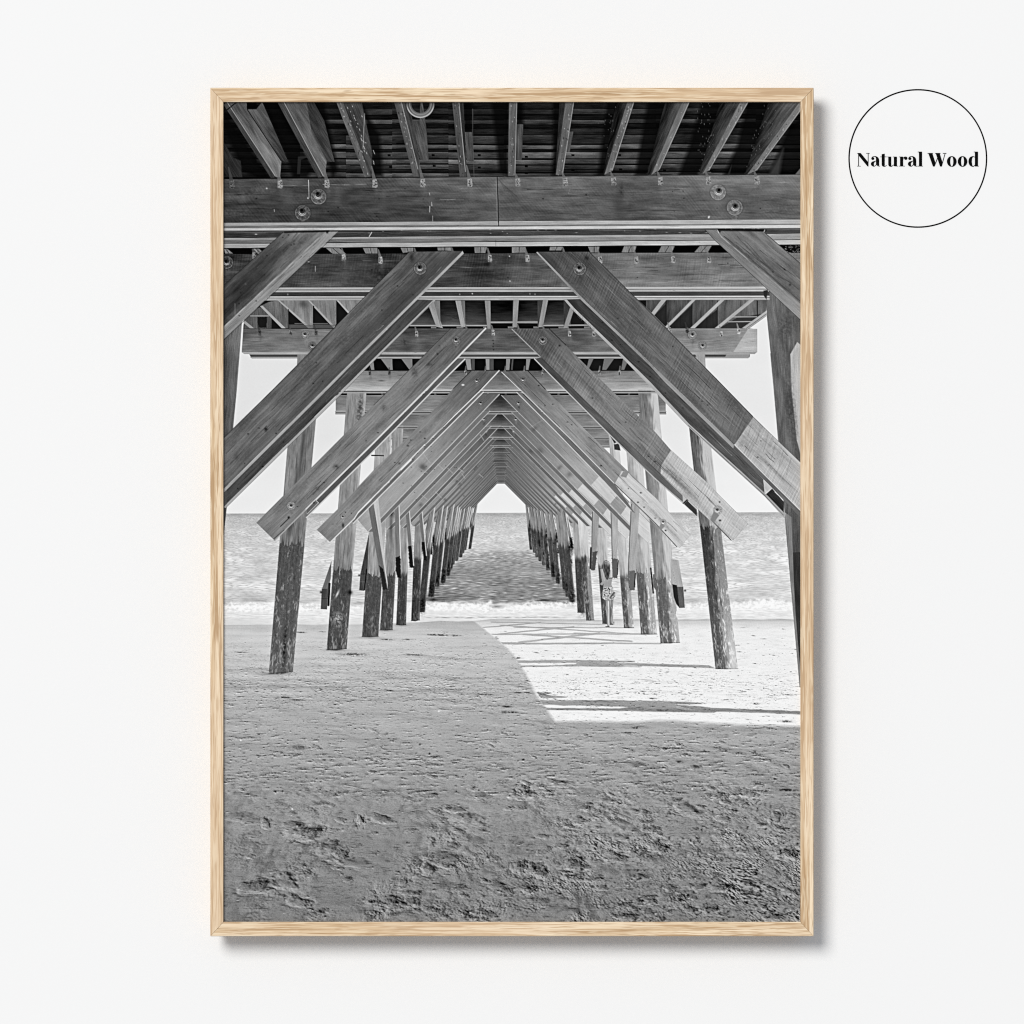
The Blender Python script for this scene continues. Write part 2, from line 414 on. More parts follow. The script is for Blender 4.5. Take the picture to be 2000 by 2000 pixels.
    sand = base + .015 + np.clip(np.clip(FT, -.36, .16) + 1.0 * rel + clod, -.42, .17) + gam * grit - np.clip(marks, -.15, .42)
    lit = lit * sstep(1206, 1216, YY + 2 * perlin(XX / 40, YY / 6, 481))
    sunb = np.interp(YY, [1208, 1216, 1230, 1420], [.78, .84, .935, .960])
    sun = sunb + np.minimum(rel * 1.0 + .04, 0) - 1.25 * np.clip(marks - .04, 0, 1) + .035 * grit - .05 * np.clip(fbm(XX / 30, YY / 5, 483, 3), 0, 1) + .015 * fbm(XX / 60, YY / 6, 482, 3)
    out = (sand - .09 * sd * lit0) * (1 - lit) + sun * lit
    wl = np.interp(XX, [437, 700, 800, 860, 925, 960, 1100, 1300, 1563], [1220.5, 1219.5, 1216, 1213, 1213.5, 1209, 1210, 1210, 1209.5])
    cov = np.clip((YY - wl + 1.2 * perlin(XX / 35, XX * 0, 490)) / 1.6 + .5, 0, 1)
    CAN = (CAN * (1 - cov) + np.clip(out, .03, .985) * cov).astype(F32)
    # hand-placed dark seaweed and pebbles
    for cx, cy, rx, ry, v in [(588, 1235, 8, 1.2, .25), (630, 1234, 6, .9, .4), (470, 1274, 10, 1, .35), (690, 1278, 24, 2.6, .34), (808, 1279, 16, 1.6, .28),
                              (556, 1362, 10, 2, .25), (580, 1367, 12, 1.5, .22), (655, 1376, 5, 1.2, .25), (755, 1249, 10, 1.4, .35), (797, 1249, 8, 1.2, .4),
                              (855, 1240, 18, 1.6, .2), (890, 1241, 9, 1.2, .25), (990, 1380, 8, 1.8, .22), (1000, 1391, 9, 1.6, .18), (985, 1391, 6, 2.6, .4),
                              (1012, 1353, 6, 1.2, .12), (1031, 1353, 4, 1.2, .15), (950, 1357, 14, 1.2, .25), (1010, 1285, 8, 1.6, .35),
                              (506, 1433.5, 3, 1.2, .1), (633, 1484, 3, 1.6, .1), (820, 1454, 1.4, 1.6, .1), (838, 1472, 3, 2, .2), (581, 1461, 12, 4, .42),
                              (1242, 1422, 7, 1.5, .2), (1362, 1497, 10, 3, .28), (1327, 1488, 6, 2.5, .25), (1400, 1459, 8, 1.4, .22), (1292, 1387, 10, 1.2, .2),
                              (1256, 1350, 5, 1, .3), (1275, 1364, 9, 1.2, .35), (1538, 1357, 9, 1, .35), (1476, 1374, 6, 1.2, .35), (1536, 1409, 10, 2.2, .4),
                              (1310, 1514, 18, 1.2, .25), (1475, 1513, 15, 1.4, .2), (1490, 1545, 14, 1.8, .2), (1535, 1543, 18, 2.4, .15)]:
        blot(cx, cy, rx, ry, v, .8, 2, rough=.8, seed=int(cx))
    for cx, cy in [(571, 1580), (470, 1446), (857, 1389), (1352, 1541)]:
        blot(cx, cy, 1.8, 1.4, .95, .95)
    r = np.random.default_rng(77)
    for k in range(150):
        cx = r.uniform(930, 1563); cy = r.uniform(1222, 1412)
        if abs(cy - 1266) > 9 and r.random() < .5:
            continue
        w = r.uniform(1.2, 5)
        blot(cx, cy, w, .5 + .10 * w, .45, .6, r.uniform(-6, 10), 1, 1.2, k)
    for cx, cy, w in [(525, 1316, 26), (549, 1314.5, 24), (658, 1269.5, 22), (723, 1244.5, 20), (754, 1231, 15), (784, 1221, 12)]:
        blot(cx, cy + .5, w, 2.2, .40, .5)


# ------------------------------------------------------------------ piles
def pile(LT, RT, LB, RB, wet, up, low, seed, litx=None, edge=0.12, foot=True, patch=.5):
    """round timber pile: LT, RT top corners; LB, RB bottom corners; wet: the y of the tide mark"""
    pts = [LT, RT, RB, ((RB[0] + LB[0]) / 2, max(LB[1], RB[1]) + 1.0), LB]
    h = max(LB[1] - LT[1], 1.0); wid = max(RB[0] - LB[0], 2.0)

    def f(x, y):
        t = np.clip((y - LT[1]) / h, -.2, 1.2)
        xl = LT[0] + (LB[0] - LT[0]) * t; xr = RT[0] + (RB[0] - RT[0]) * t
        c = np.clip((x - xl) / np.maximum(xr - xl, 1), 0, 1)
        vv = c * wid
        wv = vv + 2.0 * perlin(vv / 9, y / 40, seed + 2)
        g = perlin(wv / 1.9, y / 34, seed) * .6 + perlin(wv / 4.5, y / 70, seed + 1) * .6
        u = (up(x, y) if callable(up) else up) + .06 * g + .07 * fbm(vv / 9, y / 26, seed + 4, 3)
        lo0 = low(x, y) if callable(low) else low
        pk = sstep(.05, .45, fbm(vv / 8 + 3, y / 26, seed + 6, 4) + .5 * (y - wet) / max(LB[1] - wet, 1) - .25)
        lo = lo0 + .05 * g + .06 * fbm(vv / 4, y / 7, seed + 5, 4) + patch * .30 * pk * np.clip(.5 + perlin(vv / 2.2, y / 9, seed + 7) * 1.4, 0, 1)
        speck = np.clip(perlin(x * .5, y * .42, seed + 8) - .45, 0, 1) * .7 * np.clip(.3 + fbm(vv / 7, y / 18, seed + 9, 2), 0, 1)
        lo = lo + speck - .5 * np.clip(perlin(x * .4, y * .33, seed + 12) - .5, 0, 1) * np.clip(fbm(vv / 6, y / 30, seed + 13, 2) + .2, 0, 1)
        if litx is not None:
            s = sstep(litx - .16, litx + .12, c + .16 * perlin(y / 22, vv / 5, seed + 10) + .06 * g)
            u = u + s * np.clip(.82 - u, 0, 1) * .85
            lo = lo + s * (.20 + .10 * c)
        else:
            e = sstep(.72, 1.0, c) * edge
            u = u + e; lo = lo + e * .6
        rag = 1.2 + wid * .07
        drip = np.clip(perlin(vv / 2.6, y / 60, seed + 15) - .15, 0, 1) * wid * .45
        sf = 1.0 if wid > 22 else 4.0
        k = sstep(-1.0 * sf, 1.6 * sf, y - wet + drip - rag * (1.4 * perlin(vv / 5, y / 200, seed + 11) + .9 * perlin(vv / 1.7, y / 30, seed + 14)))
        st = np.exp(-np.clip(wet - y, 0, 400) / (wid * .9)) * np.clip(.35 + perlin(vv / 3.5, y / 45, seed + 16), 0, 1)
        u = u - .16 * st - .22 * np.clip(perlin(vv / 2.2, y / 55, seed + 17) - .28, 0, 1)
        r = u * (1 - k) + lo * k
        return np.clip(r, .04, .97)
    fill(pts, f, .75)
    if foot:
        line([(LB[0], LB[1]), (RB[0], RB[1])], 1.2, .16, .6, .7)


def stains(p0, p1, wd, n, seed, tone=.2, dark=.35):
    """water marks, splits and scuffs along a timber whose middle line runs p0-p1"""
    r = np.random.default_rng(seed)
    dx, dy = p1[0] - p0[0], p1[1] - p0[1]
    L = math.hypot(dx, dy); ux, uy = dx / L, dy / L; ang = math.degrees(math.atan2(dy, dx))
    for k in range(n):
        t = r.uniform(.03, .97) * L; w = r.uniform(-.42, .42) * wd
        cx, cy = p0[0] + ux * t - uy * w, p0[1] + uy * t + ux * w
        q = r.random()
        if q < .45:
            l = r.uniform(8, 40)
            blot(cx, cy, l * 1.6, r.uniform(2, wd * .16), tone if r.random() < .75 else tone + .30, r.uniform(.08, dark * .8), ang + r.uniform(-4, 4), 1, .45, seed + k)
        elif q < .85:
            l = r.uniform(6, 46)
            wob = r.uniform(-1.5, 1.5)
            line([(cx - ux * l, cy - uy * l), (cx - uy * wob, cy + ux * wob), (cx + ux * l, cy + uy * l)], r.uniform(.7, 1.3), .08 if r.random() < .75 else .7, r.uniform(.25, .6), .5, .6, seed + k)
        else:
            blot(cx, cy, r.uniform(.9, 2.0), r.uniform(.8, 1.6), .08, .7)


def paint_far_bents():
    rnd = np.random.default_rng(5)
    inv4 = 1 / 240.0
    d_of = lambda i: 1.0 / (inv4 + 0.00086 * (i - 4))
    order = list(range(19, 4, -1))
    LBOT = {8: (829.7, 1195), 9: (848, 1165), 10: (858, 1145), 11: (870, 1138), 12: (879, 1124), 13: (884, 1110), 14: (888, 1102), 15: (895, 1095), 16: (903, 1088), 17: (907, 1080), 18: (911, 1074), 19: (920.5, 1071.5)}
    RBOT = {9: (1112, 1175), 10: (1105, 1165), 11: (1099, 1151), 12: (1086, 1139), 13: (1077, 1127), 14: (1067, 1113), 15: (1059, 1104), 16: (1052, 1096), 17: (1046, 1088), 18: (1041, 1079), 19: (1034.5, 1073)}
    WL = lambda x: np.interp(x, [835, 870, 900, 930], [1072, 1052, 1034, 1022])
    WR = lambda x: np.interp(x, [1028, 1060, 1090, 1120, 1160], [1024, 1042, 1056, 1074, 1086])
    for i in order:
        d = d_of(i); s = d / 240.0
        seed = 500 + 13 * i
        P = lambda x, y: (VPX + x * s, VPY + y * s)
        # piles of this bent
        if i in LBOT:
            bx, by = LBOT[i]; w = 15.5 * (s / .62) * .95
            tx = bx + (by - 985) * (.10 + .05 * (i - 8) / 11.)
            pile((tx - w, 982), (tx, 982), (bx - w, by), (bx, by), WL(bx), .50, .25, seed, edge=.26, foot=False, patch=.25)
            line([(tx + .4, 984), (bx + 4, WL(bx))], 1.1, .84, .75, .6)
            line([(tx - w * .55, 984), (bx - w * .5, WL(bx))], 1.2, .20, .5, .7)
            if i > 9:
                fill([(tx - w * 1.5, 984), (tx - w * 1.1, 984), (bx - w * .95, WL(bx) + 6), (bx - w * 1.35, WL(bx) + 4)], .46, .6, .85)
                line([(tx - w * 1.1, 984), (bx - w * .95, WL(bx) - 8)], .9, .82, .7, .5)
                fill([(bx + 4 - w * 1.45, WL(bx) - 14), (bx + 4 - w * 1.0, WL(bx) - 16), (bx - w * .9, WL(bx) + 8), (bx - w * 1.35, WL(bx) + 6)], .10, 1.0, .9, rough=1.2, seed=i)
            blot(bx - w * .3, WL(bx) - 4, w * .45, 11, .07, .85, rough=.4)
            if i < 14:
                blot(bx - w * .4, by - 14, w * .45, 15, .06, .7, rough=.7, seed=i)
        if i in RBOT:
            bx, by = RBOT[i]; w = 15.5 * (s / .62) * .95
            tx = bx - (by - 985) * .10
            pile((tx, 982), (tx + w, 982), (bx, by), (bx + w, by), WR(bx), .56, .28, seed, edge=.35, foot=False, patch=.35)
            line([(tx + w * .45, 984), (bx - 2 + w * .4, WR(bx) - 6)], 1.3, .26, .6, .7)
            line([(tx + w * .92, 984), (bx - 3 + w * .9, WR(bx) - 8)], 1.5, .92, .7, .7)
            if i > 9:
                fill([(tx + w * 1.2, 984), (tx + w * 1.6, 984), (bx + w * 1.35, WR(bx) + 2), (bx + w * 1.0, WR(bx) + 4)], .50, .6, .85)
                line([(tx + w * 1.62, 984), (bx + w * 1.36, WR(bx) - 8)], .9, .86, .7, .5)
                fill([(bx - 3 + w * 1.05, WR(bx) - 15), (bx - 3 + w * 1.5, WR(bx) - 15), (bx + w * 1.35, WR(bx) + 5), (bx + w * .95, WR(bx) + 6)], .11, 1.0, .9, rough=1.2, seed=i + 3)
            for q in range(3):
                blot(bx + w * rnd.uniform(.1, .9), rnd.uniform(WR(bx) + 4, by - 4), w * rnd.uniform(.15, .4), rnd.uniform(3, 9), rnd.choice([.08, .12, .5]), .65, rough=1.0, seed=i * 7 + q)
            blot(bx + w * .2, WR(bx) - 2, w * .5, 10, .07, .85, rough=.4)
            if i < 15:
                blot(bx + w * .5, by - 12, w * .45, 14, .10, .65, rough=.9, seed=i)
        bent_piles(i)
        # cap beam, drawn over the dark gap under the deck
        bw = 1.62 * d
        topy = VPY - d * 1.153; boty = VPY - d
        gap = max(1.0, 9.5 * s ** 1.6)
        fill([(VPX - bw, topy - gap), (VPX + bw, topy - gap), (VPX + bw, topy), (VPX - bw, topy)], .045, .6)
        if i < 9:
            for k in range(-7, 8):
                jx = VPX + (k * 37 + 8) * s * 1.13
                fill([(jx, topy - gap), (jx + 5 * s, topy - gap), (jx + 5 * s - .4 * k * s, topy), (jx - .4 * k * s, topy)], .42, .5, .8)
                blot(jx + 7 * s, topy + 3 * s, 2.2 * s, 4 * s, .62, .7)
        tone = ramp((VPX, topy), .26 + .012 * max(0, 8 - i), (VPX, boty), .38 + .03 * max(0, 8 - i) / 3)
        tn2 = lambda x, y, tone=tone: tone(x, y) + .14 * sstep(60 * s, 170 * s, np.abs(x - VPX))
        fill([(VPX - bw, topy), (VPX + bw, topy), (VPX + bw, boty), (VPX - bw, boty)], wood(tn2, 0, .04, seed, 1.6, 30, .07), .6)
        if i >= 5:
            blot(VPX, topy + .2 * d * .15, 20 * s, 16 * s, .10, .65)
        lw = max(.7, 3.0 * s)
        line([(VPX - bw, boty + .5 * lw), (VPX + bw, boty + .5 * lw)], lw, .60 if i < 9 else .50, .95, .5)
        line([(VPX - bw, boty + 1.45 * lw), (VPX + bw, boty + 1.45 * lw)], lw * .7, .20, .9, .5)
        line([(VPX - bw, boty + 2.3 * lw), (VPX + bw, boty + 2.3 * lw)], lw, .56 if i < 9 else .44, .9, .5)
        # knee braces
        v0 = .44 + .012 * (12 - min(i, 12)) - .05 * sstep(11, 17, float(i)) + rnd.uniform(-.035, .035)
        jx, jy = rnd.uniform(-1.6, 1.6), rnd.uniform(-1.2, 1.2)
        P = lambda x, y: (VPX + x * s + jx * min(1, 2 * s), VPY + y * s + jy * min(1, 2 * s))
        fl = [P(-57.5, -278), P(-340, 14), P(-313, 46), P(-3.2, -278)]
        rb = max(.03, .10 - .012 * (i - 5))
        # rear board
        fill([P(-40, -238), P(-26, -238), P(-300, 46), P(-313, 46)], v0 - rb, .5)
        line([P(-26, -238), P(-300, 46)], max(.7, 1.8 * s), .74, .75 if i < 9 else .4, .5)
        tl = ramp(P(-30, -278), v0 - .16, P(-200, -100), v0 + .08)
        quad_wood(fl, tl, 134, amp=.03, seed=seed + 1, sv=2.0, su=30, blotch=.03, warp=2, soft=.5)
        line([P(-3.2, -278), P(-313, 46)], max(.8, 2.0 * s), .76 if i < 8 else .62, .8 if i < 8 else .5, .5)
        line([P(-57.5, -278), P(-340, 14)], .8, .18, .55 if i < 9 else .35, .5)
        fr = [P(53, -277), P(372, 46), P(346, 72), P(2, -275)]
        fill([P(38, -236), P(25, -236), P(306, 46), P(318, 46)], v0 - rb, .5)
        line([P(25, -236), P(306, 46)], max(.7, 1.6 * s), .70, .65 if i < 9 else .35, .5)
        tr = ramp(P(30, -278), v0 - .15, P(200, -100), v0 + .11)
        quad_wood(fr, tr, 45, amp=.03, seed=seed + 2, sv=2.0, su=30, blotch=.03, warp=2, soft=.5)
        line([P(2, -275), P(346, 72)], max(.8, 2.0 * s), .70 if i < 8 else .6, .75 if i < 8 else .45, .5)
        line([P(53, -277), P(372, 46)], .8, .12, .65 if i < 9 else .4, .5)
        # sun coming through under the right side of the deck
        if i <= 12:
            k0 = 1.0
            fill([P(186, -93), P(222, -145), P(240, -110), P(202, -65)], .80, .6, .0)
        if 5 <= i <= 9:
            fill([P(213, -64), P(238, -92), P(281, -47), P(258, -20)], wood(.80, 45, .03, seed + 5), .7, .95)
            fill([P(258, -20), P(281, -47), P(303, -24), P(283, 6)], wood(.60, 45, .03, seed + 5), .7, .9)
            fill([P(283, 6), P(303, -24), P(372, 46), P(346, 72)], wood(.82, 45, .03, seed + 5), .7, .95)
        elif i <= 13:
            fill([P(225, -55), P(248, -82), P(372, 46), P(346, 72)], .70, .7, .6)
        if i <= 9:
            r = 6.2 * s
            bolt(VPX - 47 * s, VPY - 258 * s, r, .34)
            bolt(VPX + 42 * s, VPY - 258 * s, r, .36)
        for q in range(3):
            t = rnd.uniform(.15, .9); sd = rnd.choice([-1, 1])
            ax, ay = -57.5 - 282 * t, -278 + 292 * t
            blot(*P(-sd * (ax + rnd.uniform(8, 40)), ay + rnd.uniform(8, 30)), rnd.uniform(3, 12) * s, rnd.uniform(3, 9) * s, .25, .4, sd * 45)
            a_ = P(-sd * ax, ay); b_ = P(-sd * (ax + 40), ay + 24)
            if rnd.random() < .6:
                line([a_, b_], max(.8, 2 * s), .62, .35, .7)
        bent_knees(i)
    # light joints across the left-hand braces
    for (ax, ay), (bx, by) in [((828, 888), (840, 904)), ((855, 907), (866, 917)), ((875, 915), (884, 924)), ((895, 914), (905, 922)), ((825, 968), (834, 975)),
                               ((851, 961), (862, 972)), ((902, 925), (908, 934)), ((938, 849), (945, 860)), ((936, 926), (943, 932))]:
        line([(ax, ay), (bx, by)], 2.0, .68, .5, .8)
    for k in range(30):
        blot(rnd.uniform(760, 940), rnd.uniform(860, 985), 1.2, .9, .2, .5)


def bent_piles(i):
    if i == 9:
        pile((1117, 985), (1132, 985), (1128, 1196), (1142.7, 1196), 1090, .64, .27, 81, edge=.25)
    if i == 8:
        pile((812, 985), (826, 985), (803, 1212.5), (819.6, 1211), 1090, .55, .24, 62, edge=.16)
        pile((1126, 985), (1144, 985), (1145, 1211.4), (1160.5, 1211), 1086, .80, .30, 82, litx=.55, patch=.9)
        blot(1139, 1190, 8, 14, .3, .5, rough=1)
    if i == 7:
        pile((784, 985), (800, 985), (773.8, 1220), (793, 1220.5), 1120, .60, .27, 61, edge=.16)
        pile((1159, 985), (1182, 985), (1176.8, 1217.6), (1194, 1217.6), 1106, .72, .31, 83, litx=.8, patch=.7)
    if i == 6:
        pile((768, 828), (788, 828), (742, 1230.5), (766.8, 1230), 1123, .57, .29, 63, edge=.12)
        pile((1187, 828), (1206, 828), (1218.8, 1226), (1238, 1226), 1124, .70, .36, 84, litx=.52, patch=.8)
        blot(1227, 1130, 9, 7, .22, .45, rough=.8)
    if i == 5:
        pile((738, 800), (768, 800), (707, 1243.5), (738.9, 1243), 1124, .63, .30, 64, edge=.06)
        pile((1217, 800), (1247, 800), (1252, 1238.5), (1283, 1238.5), 1119, .66, .38, 85, litx=.52, patch=.9)


def bent_knees(i):
    if i == 9:
        line([(840, 996), (845, 1084)], 1.6, .84, .85, .6)
        fill([(838, 1056), (843, 1056), (845, 1084), (839, 1083)], .08, .9, .9, rough=1)
    if i == 8:
        fill([(817, 990), (823, 985), (834, 1094), (827, 1090)], wood(.46, 84, .04, 72), .7)
        fill([(823, 1058), (831, 1058), (834, 1095), (828, 1093)], .10, .9, .92, rough=1)
        line([(823, 985), (833, 1085)], 1.6, .82, .9, .6)
    if i == 7:
        fill([(791, 985), (799, 978), (809, 1108), (803, 1109), (799, 1085)], wood(.46, 84, .04, 71), .7)
        fill([(797, 1066), (806, 1066), (808, 1109), (800, 1108)], .10, .9, .92, rough=1)
        line([(798, 978), (808, 1104)], 1.8, .82, .9, .6)
        fill([(1157, 1000), (1171, 1000), (1162.5, 1113), (1155, 1113)], wood(.62, 95, .04, 91), .7)
        fill([(1157.5, 1078), (1166.5, 1076), (1162.5, 1114), (1155, 1113)], .28, .9, .85, rough=1.2)
        line([(1157, 1000), (1155, 1112)], 1.6, .3, .8); line([(1154, 1070), (1153, 1110)], 3, .08, .8)
    if i == 6:
        blot(765, 1001, 5, 8, .15, .7, rough=.5); blot(764, 1030, 3.2, 30, .26, .6)
        fill([(771, 985), (779, 975), (782.5, 1128), (776, 1128), (772.5, 1086)], wood(.48, 86, .04, 73), .7)
        fill([(773, 1089), (782, 1085), (782.8, 1129), (777, 1128), (773, 1118)], .10, .9, .93, rough=1)
        line([(779, 975), (782.5, 1090)], 1.8, .84, .9, .6)
        fill([(1193, 990), (1207, 1000), (1205.5, 1129), (1197, 1128)], wood(.66, 95, .05, 92), .7)
        fill([(1194.5, 1090), (1206.5, 1092), (1205.5, 1130), (1197, 1128)], .33, .9, .85, rough=1.4)
        line([(1193, 990), (1197, 1128)], 2.0, .42, .8); line([(1207.5, 1095), (1206, 1122)], 2, .08, .8)
    if i == 5:
        fill([(721, 1040), (717.5, 1120), (711, 1154), (701.5, 1153), (704, 1120)], wood(.27, 80, .05, 74), .7)
        line([(704, 1121), (716, 1121)], 1, .1, .8); line([(703, 1136.5), (713, 1136.5)], 1, .45, .7); hole(701.5, 1123.5, 2, .1)
        line([(716, 1112), (712, 1152)], 2.6, .04, .85)
        fill([(719.5, 990), (731, 975), (757, 1152), (747.5, 1152)], wood(.43, 80, .04, 75), .7)
        fill([(740.5, 1104), (749, 1112), (757, 1152), (747.5, 1152)], .13, .9, .9, rough=1)
        fill([(729, 980), (738.5, 970), (757, 1138), (757, 1150)], wood(.74, 82, .04, 76), .7)
        fill([(1233, 985), (1249, 990), (1239.8, 1152), (1229.6, 1153.5), (1226, 1120)], wood(.66, 95, .05, 93), .7)
        fill([(1228, 1116), (1241, 1114), (1239.8, 1152), (1229.6, 1154)], .36, .9, .8, rough=1.4)
        line([(1233, 985), (1227, 1118), (1229, 1148)], 1.8, .33, .8); line([(1241, 1120), (1239, 1146)], 2.4, .08, .85)
        line([(1271, 1110), (1276, 1158)], 3.0, .04, .9)
        fill([(1275, 1122), (1288, 1118), (1290, 1150), (1284, 1156), (1276, 1146)], wood(.40, 80, .1, 94), .9)


def paint_bents():
    # left pile of the fourth bent
    pile((678.4, 761.5), (716, 761.5), (638, 1269.5), (677, 1267), 1114, .55, .29, 65, edge=.14, patch=.75)
    blot(703, 800, 6, 30, .24, .5, 5, rough=1.2)
    fill([(647.4, 1096), (646, 1130), (641, 1150), (629, 1149.5)], wood(.40, 110, .05, 77), .7)
    fill([(628.5, 1149.5), (641, 1149.5), (638.8, 1190.4), (626.4, 1189.6)], wood(.29, 90, .05, 78), .7)
    line([(643.5, 1140), (641.5, 1182)], 4.2, .03, .92); line([(628, 1169.5), (639.5, 1169.5)], .9, .12, .8); hole(627, 1156.5, 2.2, .08)
    hole(683.5, 1157, 4.6, .07); blot(659, 1160, 2, 8, .85, .9, 25)
    blot(660, 1208, 10, 12, .72, .55, rough=1.4, seed=9)
    # left pile of the third bent
    pile((566, 815), (617.5, 815), (525, 1316), (572, 1311.5), 1063, ramp((555, 0), .55, (612, 0), .42), ramp((0, 1070), .31, (0, 1300), .36), 67, edge=.10, patch=.72)
    blot(590, 880, 3.5, 60, .22, .6, 6); blot(578, 940, 3, 26, .25, .55, 8); blot(566, 1030, 5, 22, .22, .6, 10)
    blot(556, 1260, 3, 40, .10, .7, 4, rough=.8)
    # right pile of the fourth bent
    pile((1246, 761), (1284, 761), (1290, 1256), (1327.5, 1254.7), 1130, ramp((1255, 0), .45, (1306, 0), .68), .40, 87, litx=.64, patch=.9)
    fill([(1277, 845), (1281, 833), (1291, 848), (1288, 858)], .82, 1, .9)
    fill([(1311, 1092), (1325, 1094), (1334, 1146), (1314, 1146)], wood(.68, 80, .05, 95), .7)
    fill([(1321.5, 1146), (1334.4, 1146), (1337.5, 1187), (1326.7, 1187.5)], wood(.38, 80, .05, 96), .7)
    fill([(1313, 1141), (1322, 1143), (1327, 1187), (1321, 1180), (1316, 1166)], .10, .8, .9); hole(1338, 1153.5, 2, .12)
    # right pile of the third bent
    pile((1341, 790), (1379, 790), (1397.5, 1306.3), (1441, 1306), 1029, ramp((1350, 0), .37, (1400, 0), .54), ramp((0, 1040), .23, (0, 1240), .37), 89, litx=.50, patch=.9)
    blot(1432, 1290, 7, 60, .93, .6, -5); blot(1404, 950, 9, 40, .93, .55, -8)
    # right-hand edge pile
    fill([(1492, 566), (1563, 566), (1567, 600), (1567, 1345), (1562, 1342), (1549.5, 1199), (1532, 1000), (1511, 760), (1494, 580)],
         wood(ramp((1500, 0), .42, (1563, 0), .38), 86, .06, 97, 2.4, 50, .07), .8)
    fill([(1557, 668), (1567, 676), (1567, 900), (1556, 860), (1546, 760), (1543.5, 692)], wood(.72, 88, .07, 98), 1.0)
    blot(1531, 693, 6, 7, .62, .4); blot(1531, 694, 3.5, 4.5, .3, .6); blot(1535, 640, 16, 30, .24, .5, 10, rough=.6); blot(1543, 800, 10, 70, .26, .6, -6, rough=.5)
    fill([(1546, 988), (1567, 1004), (1567, 1080), (1547, 1079)], wood(.33, 90, .07, 99), .8)
    fill([(1547, 1079), (1567, 1078), (1567, 1342), (1560, 1300), (1553, 1180)], wood(.20, 88, .04, 100), .9)
    fill([(1532, 1000), (1546, 1010), (1552, 1180), (1566, 1340), (1562, 1342), (1549.5, 1199)], wood(.50, 86, .05, 101), .8)
    # left-hand edge pile
    fill([(430, 640), (472.7, 628), (462.6, 760), (455, 840), (443, 990), (437, 1045), (430, 1045)], wood(ramp((437, 0), .30, (470, 0), .44), 94, .07, 102, 2.2, 60, .06), .8)

    for p in [[(1192, 852), (1198, 854), (1204, 864), (1200, 866)], [(1199, 868), (1209, 866), (1212, 880), (1200, 878)]]:
        fill(p, .14, .8, .85)
    line([(726, 889.5), (749, 890)], 2.4, .08, .9)
    # ---- fourth bent: cap beam with the joists above it
    fill([(640, 700), (1330, 700), (1330, 725), (640, 725)], .055, .6)
    for x0, x1, x2, x3, v in [(719, 729, 731, 725, .5), (744, 766, 767, 760, .5), (784, 805, 806, 800, .48), (908.8, 919, 921, 913, .55), (948.5, 956, 956, 950, .55), (989, 996, 994.5, 988, .55),
                              (989.5, 996.5, 994, 989, .5), (1028, 1036, 1032, 1027, .5), (1150, 1159, 1149, 1145, .55), (1180, 1199, 1184, 1176, .55), (1217, 1228, 1219, 1213, .55), (1000, 1003, 1001, 998, .3), (921, 927, 927, 921, .3), (957, 964, 964, 957, .3)]:
        fill([(x0, 701), (x1, 701), (x2, 722.5), (x3, 722.5)], v, .6)
    for x0, x1 in [(600, 700), (1140, 1310)]:
        fill([(x0, 701), (x1, 701), (x1, 724), (x0, 724)], .2, .6, .35)
    tone = lambda x, y: np.interp(x, [640, 800, 900, 980, 1060, 1200, 1320], [.58, .54, .42, .40, .44, .54, .62]) + .12 * np.clip((y - 740) / 20, -1, 1)
    fill([(600, 724.5), (1330, 724.5), (1330, 761), (600, 761)], wood(tone, 0, .05, 110, 1.8, 40, .06), .6)
    blot(745, 743.5, 6, 1.6, .28, .6); blot(1243, 745, 40, 1.5, .38, .5)
    line([(600, 762.4), (1330, 762.4)], 2.2, .66, .95); line([(600, 764.6), (1330, 764.6)], 1.6, .14, .9); line([(600, 767), (1330, 767)], 2.6, .62, .95)
    for cx in [(722.5), (760.5)]:
        strap(cx, 728, 5, 9, 6, 0, .32, int(cx), .8)
    for cx in [909, 947.5, 986, 1023.5, 1060, 1170.5, 1210]:
        strap(cx, 728, 4.4, 9, 9, 1.5, .62, int(cx), .9)

    # ---- braces of the fourth bent
    # left: rear board, then front board
    fill([(938, 765), (944, 766), (826, 884), (737, 974.5), (690, 1022), (686, 1016)], wood(.42, 135, .03, 111), .6)
    line([(944, 766), (826, 884.5), (737, 974.7), (690, 1022)], 2.0, .80, .95)
    LB = [(920.5, 724), (886, 758.5), (793, 858), (731, 917), (700, 950), (672, 982), (618.7, 1034.7), (645, 1059), (692, 1013), (700, 1000), (829, 869), (937.6, 763.5), (974.8, 724)]
    quad_wood(LB, ramp((945, 735), .36, (850, 840), .53), 134.5, amp=.045, seed=112, sv=2.6, su=70, blotch=.05)
    line([(974.8, 724), (937.6, 763.5), (829, 869), (700, 1000), (692, 1013), (645, 1059)], 2.0, .84, .95)
    line([(920.5, 724), (886, 758.5)], 1.5, .1, .7); line([(910, 757), (820, 850), (740, 940)], 3.5, .38, .55, 1.5, .8)
    for cx, cy in [(904.5, 751.5), (904, 752)]:
        blot(cx, cy, 2.4, 1.4, .9, .8)
    for cx, cy, r in [(750, 797, 5), (715, 861, 1.5), (787.5, 943.5, 1.3), (780, 905, 3)]:
        blot(cx, cy, r, r * .8, .28, .6)
    fill([(825.8, 884.6), (829, 872), (812, 890), (807, 903)], .56, .5, .8)
    stains((947, 735), (640, 1040), 36, 34, 901, .32)
    bolt(931.4, 743.4, 5.6, .34); bolt(669.9, 1009.9, 5.4, .52)
    blot(670, 1026, 2.2, 4.5, .12, .8); blot(650, 1024, 2.6, 1.6, .4, .5)
    # brace end of the fifth bent showing behind
    # right
    fill([(1009.5, 766), (1016, 766), (1113.5, 857), (1200, 945), (1240, 1002), (1233, 998), (1180, 940.5), (1085.6, 842.7)], wood(.44, 45, .03, 113), .6)
    line([(1009.5, 766.6), (1085.6, 842.7), (1180, 940.5), (1233, 998)], 1.8, .78, .9)
